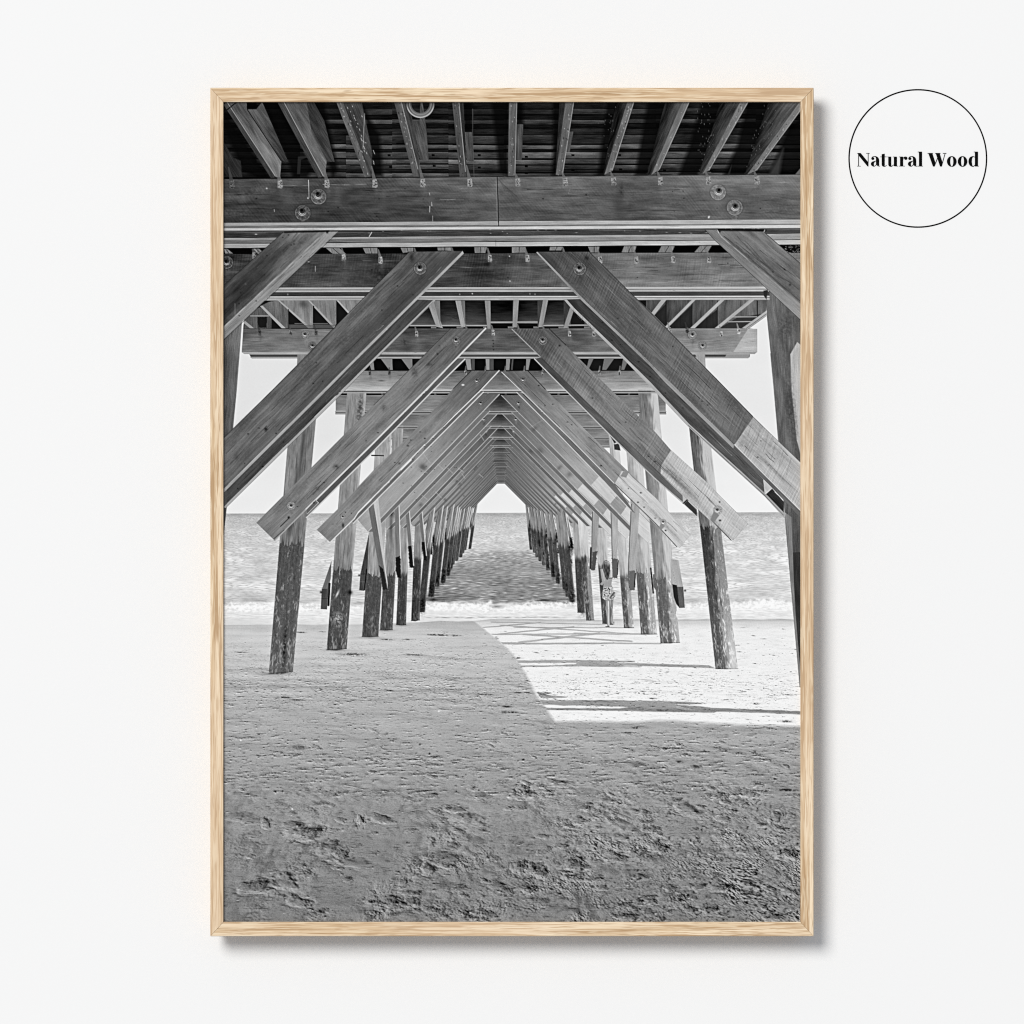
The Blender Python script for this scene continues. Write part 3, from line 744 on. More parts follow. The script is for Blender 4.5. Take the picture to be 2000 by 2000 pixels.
    RB = [(980, 726), (1031, 724.5), (1065.4, 760), (1135, 831), (1197.4, 892.4), (1280, 972), (1348.4, 1045), (1327, 1070), (1280, 1024), (1200.5, 945), (1113.5, 856.6), (1015.7, 761)]
    quad_wood(RB, ramp((1000, 735), .38, (1090, 830), .57), 45, amp=.04, seed=114, sv=2.4, su=60, blotch=.05)
    quad_wood([(1214.5, 920), (1226, 922), (1235, 932), (1280, 972), (1348.4, 1045), (1327, 1070), (1280, 1024), (1200.5, 945)], .80, 45, amp=.05, seed=115, sv=2.6, su=60, blotch=.03)
    fill([(1217, 921), (1229, 921), (1223, 933), (1212, 930)], .54, .8, .9)
    line([(980, 727), (1015.7, 761), (1113.5, 856.6), (1200.5, 945)], 1.6, .80, .85)
    line([(1200.5, 945), (1280, 1022), (1322, 1068)], 1.8, .36, .8); line([(1031, 724.5), (1065, 760)], 1.6, .1, .7)
    stains((1010, 735), (1330, 1052), 34, 34, 902, .34)
    bolt(1021.6, 741.4, 5.6, .36)
    for cx, cy in [(1052.3, 753), (1174, 909.5), (1251.5, 962.5), (1246, 981)]:
        blot(cx, cy, 1.8, 1.4, .12, .8)

    # ---- open deck between the second and third bents
    fill([(500, 586), (1496, 585), (1496, 642), (475, 643)], .11, .6)
    fill([(800, 587), (1115, 586), (1115, 637), (800, 637)], wood(lambda x, y: np.interp(y, [587, 612, 634], [.10, .17, .33]) - .08 * sstep(925, 985, x) * sstep(1050, 1000, x), 0, .03, 120, 2.2, 40, .05), .6)
    line([(800, 635.8), (950, 635.8)], 2.4, .62, .9); line([(1062, 635.8), (1150, 635)], 2.4, .62, .9); line([(958, 629.5), (1050, 629)], 3.2, .6, .9)
    fill([(958, 632), (1050, 632), (1050, 642), (958, 642)], .05, .5, .9); fill([(806, 638), (951, 638), (951, 642), (806, 642)], .05, .5, .95)
    for a in [(842, 852), (892, 905), (944, 950), (992, 1003), (1042, 1052), (1091, 1103), (1141, 1152)]:
        fill([(a[0], 637.5), (a[1], 637.5), (a[1], 641.5), (a[0], 641.5)], .48, .5, .9)
    J = [([(837.4, 598), (847, 587), (865, 641), (852, 638)], .58, 75), ([(847, 587), (859, 587), (860.5, 638), (858, 630)], .46, 88), ([(889.4, 587), (900.3, 587), (908.9, 639), (900.3, 638)], .60, 80),
         ([(900.3, 587), (908, 587), (908.9, 639)], .44, 88), ([(946.9, 587), (957.8, 587), (958.5, 642), (951.6, 642)], .52, 88), ([(1002.5, 586), (1013.4, 586), (1009.5, 639.5), (1001, 639.5)], .56, 93),
         ([(1050, 587), (1060.7, 585), (1051.4, 639), (1050, 639)], .26, 93), ([(1060.7, 585), (1070.8, 585), (1060, 639), (1051.4, 639)], .56, 100),
         ([(1101, 586), (1113.5, 598), (1101, 640)], .24, 95), ([(1113.5, 599.8), (1121.3, 604.4), (1108.9, 641), (1100.3, 641)], .54, 105)]
    for p, v, a in J:
        quad_wood(p, v, a, amp=.04, seed=int(p[0][0]), soft=.6)
    # left side of that bay
    fill([(480, 596), (660, 586), (700, 586), (680, 642), (475, 643)], .10, .8)
    fill([(480, 606), (530, 596), (530, 642), (475, 642)], wood(.34, 90, .06, 121), .8)
    line([(489, 617), (525, 617)], 1.6, .62, .9); fill([(503, 619), (522, 619), (520, 640), (503, 640)], .07, .9, .85, rough=1)
    fill([(478, 626), (496, 641), (488, 641), (476, 631)], .6, .6)
    for p, v in [([(524.7, 590), (541.8, 586.5), (563.5, 606), (563.5, 641), (554, 641), (508, 598)], .40), ([(543.4, 586.5), (600.8, 586.5), (611.7, 598), (611.7, 641), (604, 641)], .50), ([(602.4, 586.5), (656.7, 586.5), (656.7, 632), (653.6, 639)], .50), ([(660, 586.5), (705, 586.5), (684, 611)], .50)]:
        quad_wood(p, v, 84, amp=.06, seed=int(p[0][0]) + 1, soft=.6, blotch=.08)
    blot(592, 594, 10, 8, .22, .6)
    for p in [[(507.6, 598), (513, 597), (558, 641), (550, 641)], [(541.8, 586.5), (546, 586.5), (609, 641), (602, 641)], [(600.8, 586.5), (604.8, 586.5), (656, 640), (650.5, 640)], [(657, 586.5), (661, 586.5), (684, 611), (680.5, 613)]]:
        fill(p, wood(.64, 45, .03, int(p[0][0])), .6)
    line([(563.6, 604), (563.6, 640)], 1.5, .05, .8); line([(612.4, 598), (612.4, 640)], 2.4, .05, .85)
    line([(576, 632), (640, 632)], 1.4, .5, .8); fill([(566, 634), (655, 634), (650, 641), (566, 641)], .38, .6, .75)
    # right side of that bay
    fill([(1262, 585), (1496, 585), (1496, 641.5), (1262, 641.5)], wood(lambda x, y: .30 + .12 * sstep(1300, 1480, x) - .06 * np.clip((y - 600) / 40, 0, 1), 90, .05, 122, 3, 40, .07), .6)
    for x0 in (1301, 1351.5, 1401, 1479.5):
        line([(x0, 588), (x0, 640)], 1.8, .08, .85)
    for p in [[(1277, 617), (1302, 592), (1302, 640)], [(1304, 641), (1351, 596), (1351, 641)], [(1354, 641), (1401, 604), (1401, 641)]]:
        fill(p, .12, .9, .75)
    fill([(1406, 641), (1440, 620), (1496, 612), (1496, 622), (1462, 641)], .2, .8, .9)
    line([(1432, 619), (1478, 618.6)], 2, .62, .9); line([(1423, 628.5), (1468, 628)], 2, .64, .9)
    for p in [[(1292.5, 584.2), (1302.6, 584.2), (1277, 616.8), (1271.5, 612.2)], [(1352.3, 584.2), (1360, 584.2), (1303.4, 640.9), (1298.7, 638.6)], [(1408.2, 584.2), (1416.7, 584.2), (1357, 641), (1348, 641)],
              [(1465.7, 584), (1475.7, 584), (1405, 641), (1396, 641)], [(1498, 606), (1498, 616), (1461, 642), (1449, 641)]]:
        fill(p, wood(.66, 140, .03, int(p[0][0])), .6)
    line([(1497, 613), (1458, 641)], 1.0, .2, .7)
    fill([(1497, 617), (1463, 641.5), (1480, 643), (1480, 690), (1505, 690), (1498, 626)], .915, .7)

    # ---- third bent: cap beam
    tone = lambda x, y: np.interp(x, [470, 560, 700, 800, 900, 980, 1080, 1200, 1330, 1440], [.40, .46, .44, .30, .36, .34, .33, .42, .49, .54]) + .04 * np.clip((y - 665) / 25, -1, 1)
    fill([(475, 642.5), (1478.9, 642.5), (1478.9, 687.5), (472, 688)], wood(tone, 0, .05, 130, 2.4, 50, .07), .6)
    fill([(1461, 642.5), (1478.9, 642.5), (1478.9, 687.5), (1432, 687.5)], wood(.70, 0, .05, 131, 2.4, 40, .05), .8)
    fill([(472, 688), (1478.9, 687.5), (1474, 691.5), (477, 691.5)], wood(.62, 0, .04, 132), .6)
    fill([(487, 692), (1465, 692), (1464, 697), (490, 697.5)], .29, .6); fill([(488, 697), (1465, 697), (1461, 699.8), (492, 700.3)], .60, .6)
    fill([(1419, 692), (1465, 692), (1461, 699.8), (1415, 699.8)], .62, .6, .9)
    for cx, cy, t in [(507.5, 650, .3), (568, 649, .45), (617.5, 650, .35), (814, 652, .62), (912.5, 648, .7), (963.5, 650, .68), (1014, 648, .7), (1063, 648, .66), (1112.5, 652, .66), (1160, 652, .62), (1308, 645, .72), (1342, 645, .3), (1409, 652, .68), (1443, 647, .8)]:
        strap(cx, cy, 6, 11, 10, -3, t, int(cx), .9)
    blot(815, 685, 12, 20, .62, .25); blot(790, 668, 6, 8, .18, .4, rough=.8)
    for k in range(4):
        hole(963 + k % 2, 665 + 6 * k, 1.4, .12, .7)
    bolt(597, 653.3, 8, .44, .08, -.25, -.1); bolt(610, 675, 7.4, .36, .08, 0, 0); bolt(1352.3, 654.1, 8.4, .48, .08, 0, -.15); bolt(1371.7, 675, 8, .48, .08, .1, -.1)
    fill([(581, 692), (602, 692), (590, 705), (580, 713)], wood(.52, 88, .05, 133), .7)
    fill([(1358, 692), (1377, 692), (1378.5, 722), (1362, 702)], wood(.62, 88, .06, 134), .7)

    # ---- braces of the third bent
    fill([(894, 700), (908, 701.5), (848.3, 760), (730, 880), (598.5, 1010), (600, 994), (730, 866), (835, 762)], wood(.35, 135, .03, 140), .6)
    line([(908, 701.5), (848.3, 760), (730, 880.5), (598.5, 1011)], 2.4, .78, .95)
    LB = [(880, 641.7), (948.4, 641.7), (833.5, 760), (730, 864), (597, 994.7), (536.4, 1055.8), (500.7, 1021), (730, 791), (762, 760)]
    quad_wood(LB, ramp((910, 650), .37, (780, 790), .50), 134.8, amp=.06, seed=141, sv=3.0, su=90, blotch=.05)
    line([(948.4, 641.7), (833.5, 760), (730, 864.5), (597, 995.5)], 3.0, .80, .95)
    line([(597, 995.5), (536.4, 1056)], 2.2, .66, .9); line([(880, 641.7), (762, 760), (730, 791)], 1.1, .16, .6)
    for cx, cy, rx, ry in [(810, 727, 6, 10), (838, 712, 6, 4), (750, 796, 5, 7), (656, 911, 6, 5), (620, 954, 3.5, 3), (858, 675, 1.4, 1.4), (715, 861, 1.6, 1.6)]:
        blot(cx, cy, rx, ry, .22, .6, rough=.4, seed=int(cx))
    line([(640, 935), (600, 975)], 1.2, .28, .6); line([(564, 1012), (548, 1028)], 2.2, .18, .7); hole(564, 1010.5, 2.4, .06)
    line([(555, 1035), (535, 1052)], 1.4, .22, .7); line([(700, 835), (600, 935), (560, 972)], 1.2, .36, .6, .6, .7)
    stains((905, 655), (530, 1025), 48, 48, 903, .28)
    bolt(891, 664.7, 8, .38); bolt(568.7, 987.7, 8.2, .52, .06, -.05, -.05)
    fill([(617, 976), (624, 982), (600, 1005), (598, 996)], .40, .6); line([(617, 977), (622, 982), (600, 1004)], 1.4, .72, .9); hole(613, 982, 1.5, .08)
    # right
    fill([(1044, 701), (1056, 698), (1119.8, 760), (1270, 907), (1333, 967), (1361, 992), (1361.6, 1004), (1280, 936), (1199.7, 859), (1064.6, 722)], wood(ramp((1060, 710), .30, (1300, 950), .42), 44, .03, 142), .6)
    line([(1044, 701), (1064.6, 722), (1199.7, 858), (1280, 935.5), (1361, 1006)], 2.2, .70, .95)
    RB = [(1000, 642.5), (1073, 642.5), (1120.5, 689.8), (1192, 760), (1280, 844), (1311, 879.8), (1377, 938.8), (1461, 1023.4), (1432, 1055), (1388, 1018), (1270, 907), (1119.8, 760), (1056, 697.6)]
    quad_wood(RB, ramp((1030, 650), .32, (1140, 770), .50), 44.5, amp=.045, seed=143, sv=3.0, su=70, blotch=.05, saw=.05, sawang=118)
    quad_wood([(1311, 879), (1377, 938.8), (1461, 1023.4), (1432, 1055), (1388, 1018), (1290, 924), (1292, 908)], .76, 44.5, amp=.05, seed=144, sv=3.0, su=60, blotch=.03, saw=.045, sawang=118)
    line([(1000, 643), (1056, 697.6)], 2.0, .62, .9); line([(1056, 697.6), (1119.8, 760), (1290, 926)], 1.2, .22, .6)
    line([(1390, 1016), (1428, 1055)], 2.0, .40, .9); line([(1073, 642.5), (1105, 674)], 2, .12, .6)
    blot(1066, 692, 9, 14, .2, .45, 20); blot(1093, 675, 2, 2, .1, .8)
    stains((1045, 655), (1430, 1030), 48, 44, 904, .28)
    bolt(1060.4, 665, 8.5, .36)
    fill([(1333, 966), (1342, 975), (1334, 983)], .72, .6); line([(1334.5, 983), (1342, 976)], 2.2, .08, .95)
    fill([(1336, 984), (1343, 978), (1361, 998), (1361, 1008)], .26, .6); line([(1345, 979), (1362, 995)], 1.5, .84, .9)
    bolt(1401.7, 996.5, 8.2, .62, .2, -.15, -.1, .8)
    fill([(1394, 999), (1405, 1006), (1394, 1021), (1387, 1016)], .52, .9, .95)
    bolt(1295.6, 1020, 5.8, .60, .2, -.15, -.1, .8); fill([(1291, 1022), (1299, 1027), (1291, 1036), (1286, 1032)], .55, .8, .95)
    blot(1406.3, 1016.4, 2.2, 1.8, .10, .9); blot(1300, 1036, 1.7, 1.5, .15, .9)

    # ---- bay between the first and second bents
    fill([(430, 478), (1567, 470), (1567, 496), (430, 498)], .04, .6)
    for p in [[(437, 486), (444, 486), (455, 495), (440, 495)], [(493, 485), (505, 485), (518, 496), (504, 496)], [(636, 484), (662, 484), (676, 496), (650, 496)], [(708, 483), (737, 483), (737, 495), (714, 495)],
              [(781.5, 482), (807, 482), (807, 491), (787, 494)], [(853.7, 481), (881, 481), (881, 490), (855, 489)], [(926, 480), (952, 480), (948, 494), (927.5, 494)], [(1000, 480), (1026.6, 480), (1026.6, 493.5), (1000, 494)],
              [(1075, 479.5), (1100, 479.5), (1096, 489), (1073, 489)], [(1147.7, 479.5), (1172, 479), (1168, 493), (1153, 493)], [(1220, 478.5), (1244, 478.5), (1239, 493), (1214, 493)], [(1293, 478.5), (1319, 478), (1312, 493), (1285.5, 493)],
              [(1369, 478), (1391, 478), (1382, 493), (1356, 493)]]:
        fill(p, wood(.48, 80, .07, int(p[0][0])), .6)
        mx = (p[0][0] + p[1][0]) / 2 + (0 if p[0][0] < 980 else 2)
        bx = (p[2][0] + p[3][0]) / 2
        line([(mx, p[0][1]), (bx, p[2][1])], 1.2, .15, .8)
    blot(1552, 484, 12, 5, .3, .8, rough=2.0, seed=8)

    # ---- second bent: cap beam
    tone = lambda x, y: np.interp(x, [437, 520, 640, 700, 760, 850, 930, 1010, 1080, 1200, 1330, 1500], [.22, .25, .30, .28, .22, .26, .23, .30, .36, .45, .45, .50]) + .03 * np.clip((y - 530) / 30, -1, 1)
    fill([(430, 496.5), (1000, 494.8), (1567, 493), (1567, 560), (1000, 561.4), (430, 562)], wood(tone, 0, .055, 150, 2.6, 60, .075, saw=.025, sawang=100), .6)
    for x0, v in [(745, .08), (935, .14), (690, .16)]:
        blot(x0, 535, 26, 22, v, .45, rough=.5)
    for cx, v in [(1008, .55), (1240, .6), (1315, .35), (860, .42), (680, .42)]:
        blot(cx, 530, 22, 18, v, .3)
    yv = lambda x, a: a + (x - 437) * (-1.6 / 1126.0)
    for a0, a1, v in [(562, 565, .66), (565, 568, .48), (568, 570.6, .66), (570.6, 579.2, .25), (579.2, 581.4, .70), (581.4, 583.4, .44), (583.4, 587, .62)]:
        fill([(430, yv(430, a0)), (1503, yv(1503, a0)), (1503, yv(1503, a1)), (430, yv(430, a1))],
             wood(lambda x, y, v=v: v + (.07 * sstep(1000, 1480, x) if v > .4 else .04 * sstep(1000, 1400, x)), 0, .035, int(a0), 1.2, 60, .03), .5)
    for cx, cy in [(496.8, 499), (671.5, 503), (743.5, 508), (813.4, 503), (884.8, 498), (957, 505), (1030.5, 505), (1103.4, 502), (1172.5, 508), (1243.2, 508), (1315, 507), (1385, 507)]:
        strap(cx, cy, 8, 14, 14, -3.5, .62 if cx > 560 else .5, int(cx), .95)
    blot(952, 516, 5, 4, .06, .6); line([(616, 520), (616, 530)], 1.2, .75, .8); hole(604, 513, 2, .1); blot(603, 511.5, 2.4, 1, .75, .8)
    stains((437, 528), (760, 528), 60, 34, 914, .14)
    stains((880, 528), (1050, 527), 60, 24, 915, .15)
    stains((1180, 526), (1480, 525), 60, 36, 916, .28)
    bolt(443, 512.5, 12.2, .25)
    for cx, cy in [(995, 500.5), (996, 549), (922.5, 573.5), (872, 523.5)]:
        blot(cx, cy, 1.3, 1.3, .85, .8)
    for cx in (1035, 1045, 562, 898):
        blot(cx, 574 + (cx % 3), 1.4, 1.8, .6, .7)
    fill([(1491, 568), (1500, 566), (1497, 585), (1492, 578)], .2, .8)

    # ---- braces of the second bent
    fill([(815, 585), (846, 586.5), (700, 730), (672, 757), (442, 985), (443, 953), (640, 760), (700, 699.5)], wood(.28, 134.8, .05, 160, 2.6, 120, .03, warp=1.5), .6)
    line([(848, 586.5), (700, 732), (674, 759), (440, 990)], 4.0, .64, .95)
    line([(846, 590), (700, 735.5), (674, 762.5), (440, 993)], .9, .30, .6)
    LB = [(799.4, 491.8), (903.4, 490.3), (700, 693), (633.4, 760), (430, 962), (430, 862), (534, 760)]
    quad_wood(LB, lambda x, y: .30 + .09 * sstep(560, 470, y + (x - 840) * .0) * 0 + np.clip(.06 * sstep(840, 640, x), 0, .1) + .05 * sstep(1500, 1340, x + y * 1.0), 134.7, amp=.06, seed=161, sv=3.6, su=110, blotch=.05)
    fill([(700, 650), (800, 552), (850, 500), (903, 490.5), (700, 693), (560, 832), (540, 842)], .24, 8, .5)
    fill([(903.4, 490.3), (906, 495), (700, 699.5), (640, 760), (430, 969), (430, 962), (633.4, 760), (700, 693)], wood(.62, 134.7, .05, 162, 2), .6)
    line([(799.4, 491.8), (534, 760), (430, 862)], 1.2, .12, .6)
    for a, b in [((770, 560), (640, 690)), ((760, 590), (600, 745)), ((690, 620), (540, 770)), ((620, 770), (480, 905))]:
        line([a, b], 1.4, .50, .30, .9, .8, int(a[0]))
    for a, b in [((752, 566), (600, 716)), ((735, 600), (560, 772)), ((655, 640), (470, 824)), ((600, 760), (450, 905))]:
        line([a, b], 1.6, .20, .45, .8, .8, int(a[0]))
    blot(519.5, 839.5, 3.2, 4, .07, .85, rough=.4); blot(615, 665, 2, 2, .5, .5); blot(462, 893, 5, 6, .22, .5)
    blot(755, 643, 1.5, 1.5, .7, .8)
    stains((845, 500), (440, 905), 72, 70, 905, .19)
    stains((770, 645), (450, 965), 20, 24, 906, .15)
    bolt(820.6, 524, 12.2, .33); blot(804, 503, 4, 8, .1, .6)
    # right
    fill([(1101, 585), (1137, 584), (1270, 714), (1433, 876), (1491, 936), (1494, 968), (1344.5, 831), (1270, 750), (1216, 697), (1120.5, 604.4)], wood(ramp((1130, 600), .24, (1480, 950), .36), 44.5, .04, 163, 3), .6)
    fill([(1101, 585), (1107, 585), (1122, 602), (1217, 694), (1272, 748), (1346, 828), (1495, 964), (1535, 1003), (1532, 1012), (1493.6, 970), (1344.5, 834), (1270, 755), (1216, 700), (1119, 606)], wood(.66, 45, .03, 164), .6)
    line([(1344.5, 831), (1493, 967), (1530, 1006)], 1.0, .3, .7)
    for k in range(26):
        a = RNG.uniform(1120, 1170)
        line([(a, a - 520 + RNG.uniform(-4, 8)), (a - 2.4, a - 520 + 7)], .9, .45, .5)
    fill([(1491, 936.4), (1507.6, 953.5), (1493.6, 965)], wood(.74, 45, .04, 165), .6)
    fill([(1496, 965), (1508, 954), (1531, 980), (1531, 1001)], wood(.20, 45, .04, 166), .6); line([(1514, 961), (1519, 966)], 1.6, .85, .9)
    RB = [(1049, 491.8), (1150.8, 491.8), (1222, 562.5), (1280, 617.6), (1399, 740), (1470.3, 813), (1567, 907), (1567, 1002), (1433, 869), (1303, 741), (1270, 708), (1138.4, 582.7)]
    quad_wood(RB, ramp((1090, 510), .31, (1300, 700), .43), 44.8, amp=.045, seed=167, sv=3.4, su=90, blotch=.05, saw=.05, sawang=115)
    quad_wood([(1471, 815), (1567, 907), (1567, 1002), (1436, 871), (1434.6, 868.9)], .71, 44.8, amp=.06, seed=168, sv=3.4, su=90, blotch=.04, saw=.055, sawang=115)
    fill([(1047, 493), (1050, 492), (1138.4, 582.7), (1270, 708), (1303, 741), (1433, 869), (1432, 876), (1300, 748), (1270, 715), (1136, 587)], wood(.60, 45, .03, 169), .6)
    fill([(1433, 869), (1567, 1002), (1567, 1015), (1500, 945), (1432, 877)], wood(.40, 45, .04, 170), .6)
    line([(1434, 868), (1567, 1001)], 1.2, .86, .7); line([(1150.8, 491.8), (1222, 562.5), (1399, 740), (1470, 813)], 1.3, .12, .65)
    for o in (0, 7, 13, 19, 25, 30):
        line([(1140 + o * .3, 540 + 14 - o), (1240 + o * .3, 640 + 14 - o), (1400, 800 + 14 - o)], .9, .58, .35, .6, .7, 200 + o)
        line([(1140 + o * .3, 543 + 14 - o), (1240 + o * .3, 643 + 14 - o), (1400, 803 + 14 - o)], .9, .25, .35, .6, .7, 200 + o)
    for a in range(1330, 1470, 14):
        line([(a, a - 650), (a - 12, a - 620), (a - 18, a - 590)], 1.0, .27, .45, .7, .5, a)
    for a in range(1470, 1560, 15):
        line([(a, a - 650), (a - 9, a - 618)], 1.2, .52, .6, .7, .3, a)
    blot(1172, 580, 20, 10, .55, .4, 45); blot(1146, 504, 5, 4, .1, .7, 45); blot(1120, 552, 10, 40, .2, .3, -45)
    stains((1100, 505), (1560, 950), 70, 74, 907, .22)
    stains((1150, 610), (1480, 940), 18, 20, 908, .18)
    bolt(1132.2, 525, 12.2, .34)


def paint_deck_and_front():
    # ---- underside of the deck above the first bent
    deck = [(196, 212, .07), (213, 223, .15), (226, 233, .05), (234, 241.5, .22), (243, 251, .04), (252, 262, .11), (264, 280, .14), (283, 290.5, .29), (293, 296, .06), (297, 309, .29), (312, 320.5, .28), (322.5, 331, .20), (332, 336, .1), (338, 346, .22)]
    fill([(430, 190), (1567, 190), (1567, 352), (430, 352)], wood(.055, 0, .02, 200, 1.5, 40, .03), .6)
    bays = [430, 505, 590, 680, 770, 880, 988, 1085, 1185, 1285, 1385, 1480, 1567]
    rb_ = np.random.default_rng(44)
    for j in range(len(bays) - 1):
        x0, x1 = bays[j] - 4, bays[j + 1] + 4
        dy = rb_.uniform(-1.2, 1.2)
        for a, b, v in deck:
            side = np.interp((x0 + x1) / 2, [437, 560, 640, 720, 1280, 1420, 1563], [.2, .45, .75, 1, 1, .9, .65])
            vv = v * side * rb_.uniform(.65, 1.35)
            a_ = a + dy + rb_.uniform(-.8, .8); b_ = b + dy + rb_.uniform(-.8, .8); t_ = rb_.uniform(-.8, .8)
            fill([(x0, a_), (x1, a_ + t_), (x1, b_ + t_), (x0, b_)], wood(ramp((0, a_), .04 + 1.15 * vv, (0, b_), .03 + .75 * vv), 0, .03 + .12 * vv, 300 + j, 1.5, 26, .02 + .22 * vv, warp=2), .6)
            line([(x0, b_ + .8), (x1, b_ + .8 + t_)], 1.2, .015, .8, .5)
    # pockets of deep shade beside the joists
    for p in [[(437, 215), (529, 349), (500, 349), (472, 330), (437, 250)], [(512, 199), (545, 199), (612, 330), (600, 347), (572, 347), (563, 317)], [(613, 199), (633, 199), (660, 330), (650, 347), (640, 316)],
              [(707, 199), (716, 220), (742, 265), (748, 345), (727, 345), (725, 298)], [(905, 199), (923, 199), (922, 258), (907, 258)], [(960, 199), (994, 199), (992, 344), (993, 344), (975, 335)],
              [(1009, 199), (1023, 199), (1022, 243), (1009, 243)], [(1079, 199), (1104, 199), (1086, 341), (1077, 343), (1080, 300)], [(1185, 199), (1210, 199), (1190, 300), (1180, 341), (1168, 341)], [(1265, 199), (1310, 199), (1272, 320), (1264, 343), (1240, 343)],
              [(1370, 199), (1410, 199), (1385, 300), (1362, 343), (1325, 343), (1345, 290)], [(1460, 199), (1510, 199), (1475, 300), (1455, 343), (1412, 343), (1440, 285)], [(1540, 250), (1567, 225), (1567, 345), (1500, 345)]]:
        fill(p, .025, 4.5, .78)
    for p in [[(596, 305), (606, 305), (588, 312), (586, 340), (580, 340), (582, 306)], [(1420, 343), (1430, 320), (1425, 343)]]:
        fill(p, .2, .8, .6)
    fill([(1500, 343), (1530, 290), (1522, 343)], .26, 4, .8)
    for x0, y0 in [(757, 301), (760, 324), (843, 301), (845, 322), (933, 301), (933, 325), (1025, 304), (1025, 323), (1025, 336), (1116, 301), (1116, 330), (1207, 301), (1209, 329), (1295, 331), (1386, 332)]:
        fill([(x0, y0), (x0 + 6, y0 + .5), (x0 + 6, y0 + 4), (x0, y0 + 4)], .01, .6)
    sp = np.random.default_rng(3)

    def joist(bot, side, vb, vs, ang, extra=None, ve=.25, edge=None, speck=0, eang=None):
        if extra:
            quad_wood(extra, ve, eang or ang, amp=.07, seed=int(extra[0][0]), sv=3, su=45, blotch=.06)
        if side:
            quad_wood(side, vs, ang, amp=.07, seed=int(side[0][0]) + 3, sv=3.2, su=50, blotch=.06)
        quad_wood(bot, vb, ang, amp=.05, seed=int(bot[0][0]) + 7, sv=2.2, su=40, blotch=.05)
        if edge:
            line(edge, 1.5, .62, .8, .6)
        (ax, ay), (bx, by), (cx, cy), (dx, dy) = bot[:4]
        for k in range(int(speck * .55)):
            t = sp.random(); s = .2 + .75 * sp.random()
            qx = (ax + (dx - ax) * t) * (1 - s) + (bx + (cx - bx) * t) * s
            qy = (ay + (dy - ay) * t) * (1 - s) + (by + (cy - by) * t) * s
            blot(qx, qy, sp.uniform(.5, 1.3), sp.uniform(.6, 2.2), sp.choice([.75, .65, .1]), .6)
    fill([(437, 277), (456, 308), (470, 314), (473, 346), (437, 346)], wood(.16, 60, .05, 201), 1.2)
    joist([(437, 205), (443.2, 199), (538.7, 346), (529.4, 348.4)], [(443, 199), (483.6, 199), (483.6, 213), (549.6, 314), (547, 346), (538.7, 346)], .24, ramp((460, 210), .30, (530, 310), .46), 57,
          [(483, 213), (501, 213), (512, 199), (530, 240), (563.5, 317), (549.6, 314)], ramp((515, 215), .32, (555, 310), .22), [(443.2, 199), (537, 343)])
    fill([(482, 196), (501, 196), (501, 213.3), (482, 213.3)], .03, .6); line([(434, 222), (464, 198)], 2.4, .09, .95)
    line([(483, 214), (549, 314)], 1.6, .04, .8); blot(520, 300, 6, 18, .55, .5, -30)
    joist([(541.5, 199), (554.2, 199), (631.9, 346), (621, 347)], [(554, 199), (599, 199), (608, 255), (638, 314), (635, 346), (632, 346)], .25, ramp((580, 210), .32, (625, 320), .42), 61,
          [(599, 199), (613, 199), (633.4, 236.6), (653.6, 316), (638, 316), (608, 255)], .22, [(554.2, 199), (631, 343)])
    joist([(656.7, 199), (670, 199), (723.5, 344), (712.6, 346)], [(670, 199), (706.4, 199), (711, 221), (727, 298.7), (724, 345), (723.5, 344)], .36, .24, 68, None, 0, None, 46)
    for k in range(26):
        t = sp.random(); x = 672 + 52 * t + sp.normal(0, 6) + 8; blot(x, 199 + 128 * t + sp.normal(0, 8), .8, sp.uniform(.8, 2.8), .78, .7, -22)
    line([(712, 222), (709, 290)], 1.2, .6, .8)
    joist([(769.9, 199), (783.9, 199), (818, 345), (807, 345)], [(783.9, 199), (799.4, 199), (819.6, 311), (821, 345), (818, 345)], .33, .27, 76, [(805.6, 238), (819.6, 236.6), (821, 199), (825, 199), (832, 244), (837.4, 312.7), (821, 312.7)], .29, [(783.9, 199), (816, 330)], 40)
    joist([(883.2, 199), (896.4, 199), (910.5, 345), (898, 345)], [(896.4, 199), (905, 199), (912.5, 345), (910.5, 345)], .30, .19, 84, [(907.3, 258), (922, 258), (925.5, 315), (912, 315)], .28, [(896.4, 199), (909, 335)], 30)
    line([(923.5, 213), (923, 258), (926, 345)], 1.0, .34, .8)
    joist([(994.3, 199), (1009.2, 199), (1005.6, 344), (992.1, 344)], None, .34, 0, 91, [(1008.7, 242.8), (1022, 242.8), (1019, 312.7), (1005.6, 312.7)], .27, [(1009.2, 199), (1005.8, 340)], 26)
    joist([(1104.2, 199), (1120.5, 199), (1098.8, 341.4), (1085.6, 341.4)], [(1093, 199), (1104, 199), (1085.6, 341), (1085, 341)], .36, .17, 98, [(1111, 257), (1119.8, 257), (1112.8, 297), (1105.8, 297)], .31, [(1120.5, 199), (1099, 338)], 40)
    joist([(1225.3, 199), (1238.5, 199), (1195.8, 334), (1180.3, 341.4)], [(1202, 199), (1225, 199), (1180, 341), (1178, 341)], .38, ramp((1195, 260), .08, (1212, 264), .24), 107, None, 0, [(1238, 199), (1196, 332)], 44)
    joist([(1332, 199), (1346.9, 199), (1287.9, 331.3), (1272.3, 341.4)], [(1299, 199), (1332, 199), (1272, 341), (1264, 341)], .42, ramp((1282, 270), .08, (1300, 276), .30), 114, None, 0, [(1346, 199), (1288, 330)], 10)
    joist([(1445.5, 199), (1461.8, 199), (1384, 333.6), (1372.5, 339)], [(1406.6, 199), (1445.5, 199), (1372.5, 339), (1366, 339)], .44, ramp((1386, 268), .10, (1410, 278), .30), 120, None, 0, [(1461, 199), (1385, 332)], 34)
